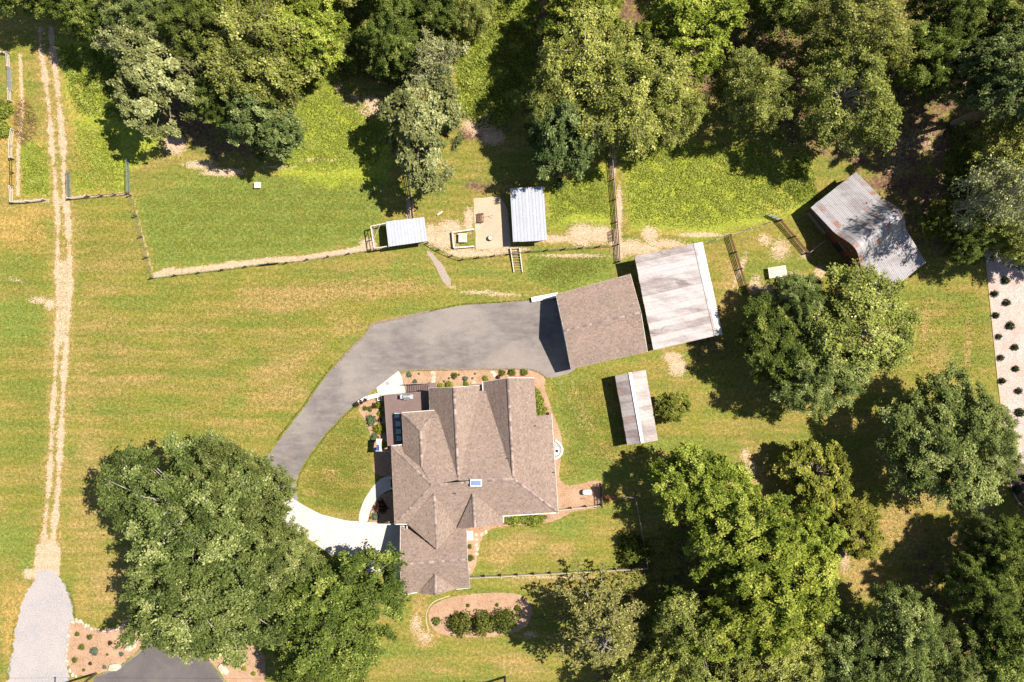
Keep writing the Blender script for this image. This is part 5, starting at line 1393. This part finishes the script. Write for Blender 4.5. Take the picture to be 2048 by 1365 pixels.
tree('oak', 1975, 1075, 45, 12, 'small olive tree above the lower right shade')
tree('yellow', 1640, 950, 68, 8, 'small yellow green tree in the middle of right lawn')
tree('yellow', 1715, 1060, 52, 6.5, 'low yellow green bush tree right of the bright maples')
tree('oak', 1895, 885, 132, 15, 'dark leaved oak beside the pale mulch strip')
tree('birch', 1716, 656, 116, 15, 'broad olive tree in front of the barn')
tree('oak', 1600, 610, 60, 12, 'small olive tree shading the feed yard')
tree('oak', 1640, 735, 100, 14, 'green oak below the olive tree, toward the wood shed')
tree('dark', 1555, 690, 85, 13, 'dark shaded tree between the feed yard and lawn')
tree('yellow', 1346, 815, 31, 5, 'small yellow green tree against the wood shed')
# upper right wood
tree('birch', 1695, 190, 105, 19, 'tall pale green tree above the barn')
tree('birch', 1710, 60, 95, 20, 'pale green tree at the top edge above the barn clearing')
tree('birch', 1510, 185, 72, 17, 'slender pale tree left of the tall barn tree')
tree('maple', 1385, 50, 98, 17, 'bright green maple at the top edge right of centre')
tree('birch', 1345, 225, 62, 13, 'low pale tree at the meadow edge right of the rail fence')
tree('dark', 1845, 110, 70, 16, 'shaded tree left of the upper right corner')
tree('dark', 1900, 20, 80, 17, 'shaded tree at the top edge near the right corner')
tree('blue', 1985, 130, 85, 18, 'green tree near the upper right corner')
tree('dark', 2040, 40, 80, 18, 'dark tree filling the upper right corner')
tree('tall', 2022, 190, 78, 23, 'tall tree with long bare trunk rising from the brown clearing')
tree('birch', 2030, 330, 85, 17, 'pale twiggy tree at right edge beside the clearing')
tree('birch', 2040, 450, 75, 15, 'pale twiggy tree at right edge above the mulch strip')
tree('thin', 2000, 395, 70, 26, 'tall pale twiggy tree standing right of the barn clearing')
tree('dark', 1945, 480, 50, 11, 'dark low tree right of the barn')
tree('dark', 1920, 330, 34, 9, 'dark small tree at edge of brown clearing')
tree('yellow', 1880, 440, 36, 6, 'thin yellowish sapling right of the barn')
# upper middle wood
tree('birch', 1165, 105, 105, 18, 'grey green tree at top centre with bare twigs')
tree('birch', 1250, 190, 110, 18, 'tall grey green tree left of the bright maple at top')
tree('blue', 1130, 265, 90, 14, 'green tree directly above the goat shelter')
tree('birch', 1082, 215, 48, 13, 'twiggy tree beside the bright undergrowth at top centre')
tree('dark', 1300, 110, 60, 14, 'dark tree between tall grey tree and bright maple')
tree('maple', 1160, 20, 80, 17, 'green tree at the top edge centre')
tree('pale', 848, 262, 96, 13, 'pale big leaved tree behind the chicken coop')
tree('thin', 868, 125, 58, 13, 'half bare twiggy tree above the pale leaved tree')
tree('dark', 790, 70, 75, 14, 'dark shaded tree at top left of centre')
tree('dark', 870, 10, 70, 14, 'dark tree at the top edge left of bright undergrowth')
tree('birch', 950, 30, 45, 13, 'pale small tree at the top edge beside bright undergrowth')
# upper left wood
tree('pale', 315, 165, 100, 14, 'pale grey green tree at upper left by the track')
tree('thin', 255, 80, 52, 13, 'bare topped pale tree above the pale upper left tree')
tree('birch', 520, 90, 118, 18, 'yellow green tree group at upper left of the meadow')
tree('maple', 610, 70, 80, 16, 'bright green tree at the meadow corner top left')
tree('blue', 520, 240, 78, 14, 'bluish green tree at the left edge of the bright meadow')
tree('dark', 440, 190, 55, 13, 'dark tree between pale tree and bluish tree')
tree('dark', 400, 50, 75, 16, 'dark tree at the top edge left of yellow green group')
tree('oak', 270, 15, 70, 15, 'tree at the top edge above pale upper left tree')
tree('dark', 165, 15, 70, 14, 'dark tree overhanging the dirt track at top')
tree('birch', 640, -30, 70, 16, 'tree crown cut by the top edge above the meadow')
tree('maple', 470, -10, 60, 16, 'bright crown cut by the top edge at upper left')
# the wood goes on beyond the frame
for kd, u, v, where in [('dark', 60, -60, 'the dirt track at upper left'), ('oak', 330, -120, 'the pale upper left tree'), ('dark', 760, -110, 'the dark shaded tree left of centre'), ('birch', 1010, -120, 'the bright undergrowth'), ('dark', 1250, -110, 'the top centre trees'), ('oak', 1480, -120, 'the bright maple'), ('dark', 1600, -60, 'the dark gap in the wood'), ('dark', 1780, -110, 'the barn tree')]:
    tree(kd, u, v, 95, 16, 'crown cut off by the top edge above ' + where)
for kd, u, v, where in [('oak', 2130, 200, 'right edge beside the brown clearing'), ('dark', 2150, 420, 'right edge above the mulch strip'), ('dark', 2160, 1020, 'right edge beside dark mulch'), ('oak', 2150, 1210, 'right edge near the lower corner'), ('birch', 1450, 1450, 'bottom edge below the bright maples'), ('oak', 1750, 1460, 'bottom edge right of the maples'), ('dark', 2000, 1450, 'bottom edge in the right corner')]:
    tree(kd, u, v, 95, 16, 'crown cut off by the ' + where)

tree('oak', 1960, 882, 84, 14, 'oak crown overhanging the lower end of pale mulch strip')

# ------------------------------------------------------------------ shrubs and bed plants
def bush_mesh(name, seed, leaf, n=900, ls=.10, flat=.7, hollow=.0, cone=False):
    """unit bush, radius 1 and height 2*flat, rough leafy surface"""
    rg = np.random.default_rng(seed)
    d = unit(rg.normal(size=(n, 3))); d[:, 2] = np.abs(d[:, 2]) * 1.0 - .1
    ph = rg.uniform(0, 6.28, 4)
    a = np.arctan2(d[:, 1], d[:, 0])
    r = (1 + .12 * np.sin(3 * a + ph[0]) + .10 * np.sin(7 * a + ph[1]) + .12 * np.sin(9 * d[:, 2] + ph[2])) * rg.uniform(.62, 1.05, n)
    c = d * r[:, None]
    if cone:
        t = rg.random(n) ** 1.3; q = (1 - t) * rg.uniform(.5, 1.05, n); c = np.stack([q * np.cos(a), q * np.sin(a), t * 2.2 / flat * .5], -1)
    c[:, 2] = np.maximum(c[:, 2], .02) * flat * (1.6 if not cone else 1.8)
    nn = unit(d + rg.normal(0, .6, (n, 3)) + np.array([0, 0, .3]))
    v, q = leaf_quads(rg, c, nn, ls * rg.uniform(.7, 1.35, n))
    me = bpy.data.meshes.new(name); fill_mesh(me, v, q, np.clip(.5 + rg.normal(0, .22, n), 0, 1)); me.materials.append(M[leaf]); return me
def stem_mesh(name='stem'):
    m = MB()
    for i in range(5):
        a = i * 1.256; m.tube([(0, 0, -.02), (.25 * math.cos(a), .25 * math.sin(a), .35), (.5 * math.cos(a), .5 * math.sin(a), .75)], [.05, .035, .012], 4, False)
    me = m.mesh(name); me.materials.append(M['bark']); return me
STEM = stem_mesh()
BU = {'shrub': [bush_mesh('shrub', s, 'leaf_shrub', 1500, .075) for s in (31, 32)], 'lime': [bush_mesh('lime', 33, 'leaf_lime', 420, .14)], 'fern': [bush_mesh('fern', 34, 'leaf_fern', 420, .16, .5)], 'maroon': [bush_mesh('maroon', 35, 'leaf_maroon', 420, .14)],
      'green': [bush_mesh('green', 36, 'leaf_shrub', 420, .15), bush_mesh('green', 37, 'leaf_shrub', 420, .15)], 'silver': [bush_mesh('silver', 38, 'leaf_silver', 420, .15, .5)], 'ever': [bush_mesh('ever', s, 'leaf_evergreen', 620, .12, .8) for s in (39, 40)], 'hedge': [bush_mesh('hedge', 41, 'leaf_brush', 1300, .085, .6)]}
_bc = [0]
def bush(kind, u, v, r, label, group=None, hs=1.0, name='shrub', cat='shrub', sx=1.0, rz=None):
    i = _bc[0]; _bc[0] += 1
    q = P(u, v, 0); m_ = r / PXM
    t = thing(name, label, cat, (q.x, q.y, .03), group); t.scale = (m_ * sx, m_, m_ * hs); t.rotation_euler = (0, 0, i * 1.9 if rz is None else rz)
    link('stem', STEM, t); link('foliage', BU[kind][i % len(BU[kind])], t); return t
for u, lab in ((921, 'round clipped bush, leftmost of three in the oval bed'), (967, 'round clipped bush, middle of three in the oval bed'), (1010, 'round clipped bush, rightmost of three in the oval bed')):
    bush('shrub', u, 1245 - (u > 1000) * 6, 25, lab, hs=1.3)
bush('green', 873, 1242, 9, 'small green shrub at the left end of the oval bed'); bush('green', 1035, 1216, 7, 'small green shrub at the right end of the oval bed'); bush('green', 936, 1211, 4, 'tiny plant in the upper part of the oval bed'); bush('green', 994, 1210, 4, 'tiny plant right of centre in the oval bed')
GR = 'evergreens in the pale mulch strip'
ORD = ['first', 'second', 'third', 'fourth', 'fifth', 'sixth', 'seventh']
for row, pts in (('left', [(1988, 588), (1990, 631), (1996, 674), (2000, 716), (2003, 762)]), ('right', [(2010, 562), (2012, 606), (2019, 652), (2028, 695), (2030, 738), (2036, 782), (2038, 825)])):
    for k, (u, v) in enumerate(pts):
        bush('ever', u, v, 7.5 * random.uniform(.8, 1.2), 'small dark evergreen, %s from the top in the %s row of pale mulch strip' % (ORD[k], row), GR, 1.6, 'evergreen_shrub')
for u, v, lab in [(2031, 979, 'small dark evergreen standing clear in the dark mulch at right'), (2050, 955, 'dark evergreen at the picture edge, upper one in dark mulch'), (2052, 1003, 'dark evergreen at the picture edge, lower one in dark mulch')]: bush('ever', u, v, 9, lab, 'evergreens in the dark mulch', 1.6, 'evergreen_shrub')
# hedges against the house
for u, v, r, sx, lab in [(1076, 805, 12, 2.6, 'narrow bright green hedge against the east house wall'), (1079, 822, 13, 1.2, 'bright green bush at the foot of the east hedge'), (1028, 1038, 13, 2.0, 'bright green hedge left half under the south eave'), (1067, 1038, 14, 1.9, 'bright green hedge right half under the south eave')]:
    bush('hedge', u, v, r, lab, hs=1.2, name='hedge', cat='hedge', sx=sx, rz=R(95) if u == 1076 else 0)
# west bed by the deck
for k, u, v, r, lab, nm in [('lime', 759, 810, 9, 'lime green shrub just below the white square planter', 'shrub'), ('lime', 761, 827, 7, 'yellow ringed plant between lime shrubs by the deck', 'plant'), ('fern', 742, 841, 11, 'blue green spiky plant in middle of deck bed', 'plant'), ('lime', 757, 858, 11, 'large lime shrub, left of a pair by the deck', 'shrub'), ('lime', 766, 856, 9, 'large lime shrub, right of a pair by the deck', 'shrub'),
                          ('fern', 749, 876, 9, 'grey green plant above the flag', 'plant'), ('lime', 769, 890, 7, 'lime shrub right of the flag', 'shrub'), ('green', 740, 818, 6, 'small green plant near the garden wall', 'plant'), ('green', 730, 817, 5, 'tiny green plant left in deck bed', 'plant'), ('maroon', 749, 812, 6, 'dark maroon plant by the garden wall', 'plant'), ('maroon', 760, 840, 5, 'small maroon plant beside the deck edge', 'plant'),
                          ('maroon', 762, 1013, 14, 'round maroon shrub beside the front walk', 'shrub'), ('silver', 751, 1033, 8, 'silver green plant at the bottom of front bed', 'plant'), ('green', 741, 1036, 3, 'tiny plant beside lower end of front walk', 'plant'),
                          ('silver', 818, 750, 6, 'pale green plant at left of the north bed', 'plant'), ('silver', 830, 764, 5, 'sparse pale plant above the deck stairs', 'plant'), ('green', 909, 752, 7, 'brown green shrub in the middle of north bed', 'shrub'), ('lime', 881, 773, 7, 'lime shrub left of a pair at the north eave', 'shrub'), ('lime', 897, 770, 8, 'lime shrub right of a pair at the north eave', 'shrub'), ('lime', 932, 768, 6, 'flat lime plant at the north eave', 'plant'), ('silver', 930, 758, 6, 'grey plant in north bed near the white rock', 'plant'),
                          ('green', 1004, 746, 7, 'round green shrub, left of three in north bed', 'shrub'), ('green', 1024, 745, 8, 'round green shrub, middle of three in north bed', 'shrub'), ('green', 1048, 745, 8, 'round green shrub, right of three in north bed', 'shrub'), ('maroon', 996, 755, 5, 'dark maroon plant at the north eave', 'plant'), ('lime', 970, 757, 6, 'yellow green plant left of the stepping pair', 'plant'), ('maroon', 1095, 828, 4, 'maroon plant at the notch of the east wall', 'plant'),
                          ('green', 939, 1093, 5, 'small green shrub, upper of two behind the garage wing', 'shrub'), ('green', 941, 1116, 7, 'small green shrub, lower of two behind the garage wing', 'shrub'), ('shrub', 1265, 1100, 34, 'large shaded shrub inside the back yard corner', 'shrub'), ('hedge', 8, 222, 20, 'bright green bush at the left edge, upper', 'shrub'), ('hedge', 6, 260, 20, 'bright green bush at the left edge, lower', 'shrub'),
                          ('maroon', 457, 1322, 10, 'brown shrub beside the pale boulder under the oak', 'shrub'), ('lime', 488, 1337, 5, 'small lime ball plant, left of two in the bed', 'plant'), ('lime', 507, 1347, 5, 'small lime ball plant, right of two in the bed', 'plant')]:
    bush(k, u, v, r, lab, name=nm, cat=nm)
q = P(448, 1304, .3); yo = thing('garden_ornament', 'bright yellow curved ornament lying beside the brown shrub', 'ornament', (q.x, q.y, .05)); m = MB(); m.tube([(q.x - .35, q.y - .3, .2), (q.x - .1, q.y, .25), (q.x + .3, q.y + .35, .2)], [.1, .2, .1], 8); m.build('hull', M['yellow'], yo)
GB = 'small plants in the lower left mulch bed'
for k, u, v, r, lab in [('green', 155, 1268, 5, 'small green tuft just inside the top left boulders of the bed'), ('green', 180, 1274, 6, 'green tuft right below the top boulders of the lower left bed'), ('green', 164, 1294, 6.5, 'green tuft left of the large silvery plant'), ('green', 150, 1320, 6, 'green tuft beside the left boulder row, low in the bed'), ('silver', 189, 1302, 9, 'large silvery plant in the middle of lower left bed'), ('maroon', 221, 1286, 5, 'maroon plant in the lower left bed'), ('green', 246, 1281, 5, 'small green tuft left of the wedge boulder'), ('green', 215, 1309, 3, 'tiny green tuft right of the large silvery plant'), ('silver', 243, 1308, 5, 'pale green plant near the wedge boulder'), ('maroon', 181, 1327, 4, 'dark plant low in the lower left bed'), ('green', 168, 1340, 3.5, 'small green tuft at the bottom of the lower left bed'), ('silver', 209, 1334, 4.5, 'thin pale plant left of the flat tan boulder'), ('green', 268, 1251, 4, 'small green tuft in oak shade at the top right of the bed'), ('silver', 279, 1270, 4, 'pale plant at right of the lower left bed')]:
    bush(k, u, v, r, lab or 'small dark green tufted plant in the lower left mulch bed', GB, name='plant', cat='plant')
for k, (u, v) in enumerate([(1130, 745), (838, 748), (898, 757), (888, 763), (918, 750), (950, 748), (975, 760), (945, 757)]):
    if k: bush('green', u, v, 2.4, 'tiny sprout dotted in the north mulch bed', 'tiny sprouts in the north mulch bed', name='plant', cat='plant')

# undergrowth: masses of weeds and brambles nobody could count
def undergrowth(name, polys, n, hmax, ls, leaf, label, seed, clump=1.0):
    rg = np.random.default_rng(seed); out = []
    for pl, share in polys:
        xs, ys = [p[0] for p in pl], [p[1] for p in pl]; k = int(n * share); got = []
        while sum(len(g_) for g_ in got) < k:
            u = rg.uniform(min(xs), max(xs), k); v = rg.uniform(min(ys), max(ys), k)
            d = sd_poly(u, v, pl)
            keep = d < -rg.uniform(0, 40, k) * rg.random(k)
            f_ = .5 + .25 * np.sin(u * .11 + 2 * np.sin(v * .07)) + .25 * np.sin(v * .13 + 2 * np.sin(u * .05 + 1))
            keep &= rg.random(k) < .25 + .9 * f_ * clump
            got.append(np.stack([u, v, f_, np.minimum(1, -d / 30)], -1)[keep])
        out.append(np.concatenate(got)[:k])
    a = np.concatenate(out); m_ = len(a)
    z = .03 + hmax * a[:, 2] ** 1.5 * np.clip(a[:, 3], 0, 1) * rg.uniform(.4, 1, m_)
    z = np.minimum(z, hmax)
    c = np.stack([(a[:, 0] - 1024) / PXM, (682.5 - a[:, 1]) / PXM, z], -1)
    nn = unit(rg.normal(0, .55, (m_, 3)) + np.array([0, 0, .8]))
    v, q = leaf_quads(rg, c, nn, ls * rg.uniform(.6, 1.4, m_))
    me = bpy.data.meshes.new(name); fill_mesh(me, v, q, np.clip(.3 + .45 * a[:, 2] + rg.normal(0, .2, m_), 0, 1))
    o = link(name, me, None, M[leaf], 'stuff'); o['label'] = label; return o
undergrowth('undergrowth', [([(915, 0), (1085, -30), (1075, 150), (1020, 250), (960, 260), (905, 220)], .5), ([(110, 90), (230, 90), (330, 150), (320, 290), (230, 240), (150, 230)], .3), ([(580, 120), (690, 110), (700, 160), (640, 180), (590, 200)], .1), ([(1560, 380), (1590, 300), (1620, 300), (1640, 400), (1600, 410)], .1)], 30000, 1.0, .16, 'leaf_brush', 'bright yellow green undergrowth at the edge of the wood', 51)
undergrowth('weeds', [([(585, 165), (690, 150), (780, 260), (760, 330), (660, 350), (560, 340)], .28), ([(1240, 290), (1500, 280), (1610, 330), (1640, 400), (1560, 430), (1400, 460), (1255, 450)], .42), ([(1095, 370), (1215, 330), (1226, 440), (1150, 430), (1100, 455)], .12), ([(145, 240), (240, 260), (255, 380), (150, 385)], .1), ([(45, 290), (95, 290), (100, 395), (42, 390)], .08)], 42000, .16, .11, 'leaf_brush', 'low leafy weeds growing in the rough grass', 52, .9)
undergrowth('forest_shrubs', [([(620, -40), (900, -40), (910, 200), (680, 160)], .25), ([(1380, -60), (2100, -60), (2100, 200), (1850, 220), (1560, 300), (1350, 180)], .35), ([(1870, 230), (2100, 240), (2100, 560), (1960, 520), (1850, 460), (1900, 330)], .2), ([(1740, 1250), (2100, 1050), (2100, 1420), (1700, 1420)], .12), ([(1180, 1160), (1320, 1050), (1420, 1000), (1480, 1100), (1420, 1420), (1200, 1420)], .16)], 36000, 1.2, .15, 'leaf_dark', 'dark shaded shrub layer under the wood', 53, .5)
undergrowth('grass', [([(268, 392), (420, 350), (770, 345), (765, 445), (740, 480), (600, 505), (330, 535), (308, 540)], .5), ([(1055, 512), (1215, 507), (1226, 540), (1120, 583), (1050, 560)], .1), ([(1095, 770), (1220, 740), (1300, 905), (1200, 950), (1125, 960), (1130, 880)], .2), ([(600, 960), (660, 860), (712, 820), (745, 890), (745, 940), (715, 1040), (620, 1005)], .2)], 40000, .06, .06, 'leaf_grass', 'short green grass tufts in lawns and paddock', 54, .8)
undergrowth('lawn_tufts', [([(150, 420), (262, 410), (308, 565), (560, 540), (850, 510), (890, 590), (780, 630), (690, 690), (540, 890), (160, 900)], .55), ([(5, 480), (95, 420), (98, 1090), (10, 1180)], .2), ([(1780, 620), (1820, 580), (1965, 560), (1990, 760), (1780, 760)], .1), ([(1500, 860), (1700, 900), (1900, 960), (1880, 1060), (1700, 1160), (1500, 960)], .15)], 26000, .07, .075, 'leaf_grass', 'scattered taller grass tufts and weeds in the lawns', 55, .6)
undergrowth('edge_grass', [([(556, 884), (584, 843), (609, 813), (640, 766), (668, 731), (664, 728), (634, 766), (604, 811), (580, 840), (550, 880)], .3), ([(800, 634), (862, 620), (920, 607), (1000, 603), (1064, 598), (1064, 601), (1000, 607), (920, 611), (860, 625), (800, 638)], .25), ([(592, 976), (597, 950), (622, 908), (652, 868), (692, 826), (714, 808), (718, 811), (695, 830), (656, 871), (626, 910), (601, 951), (597, 976)], .25), ([(28, 1235), (12, 1360), (20, 1362), (34, 1238)], .1), ([(134, 1166), (150, 1205), (153, 1238), (146, 1238), (142, 1208), (128, 1168)], .1)], 3600, .12, .07, 'leaf_grass', 'grass creeping over the edges of driveway and gravel', 56, 1.0)
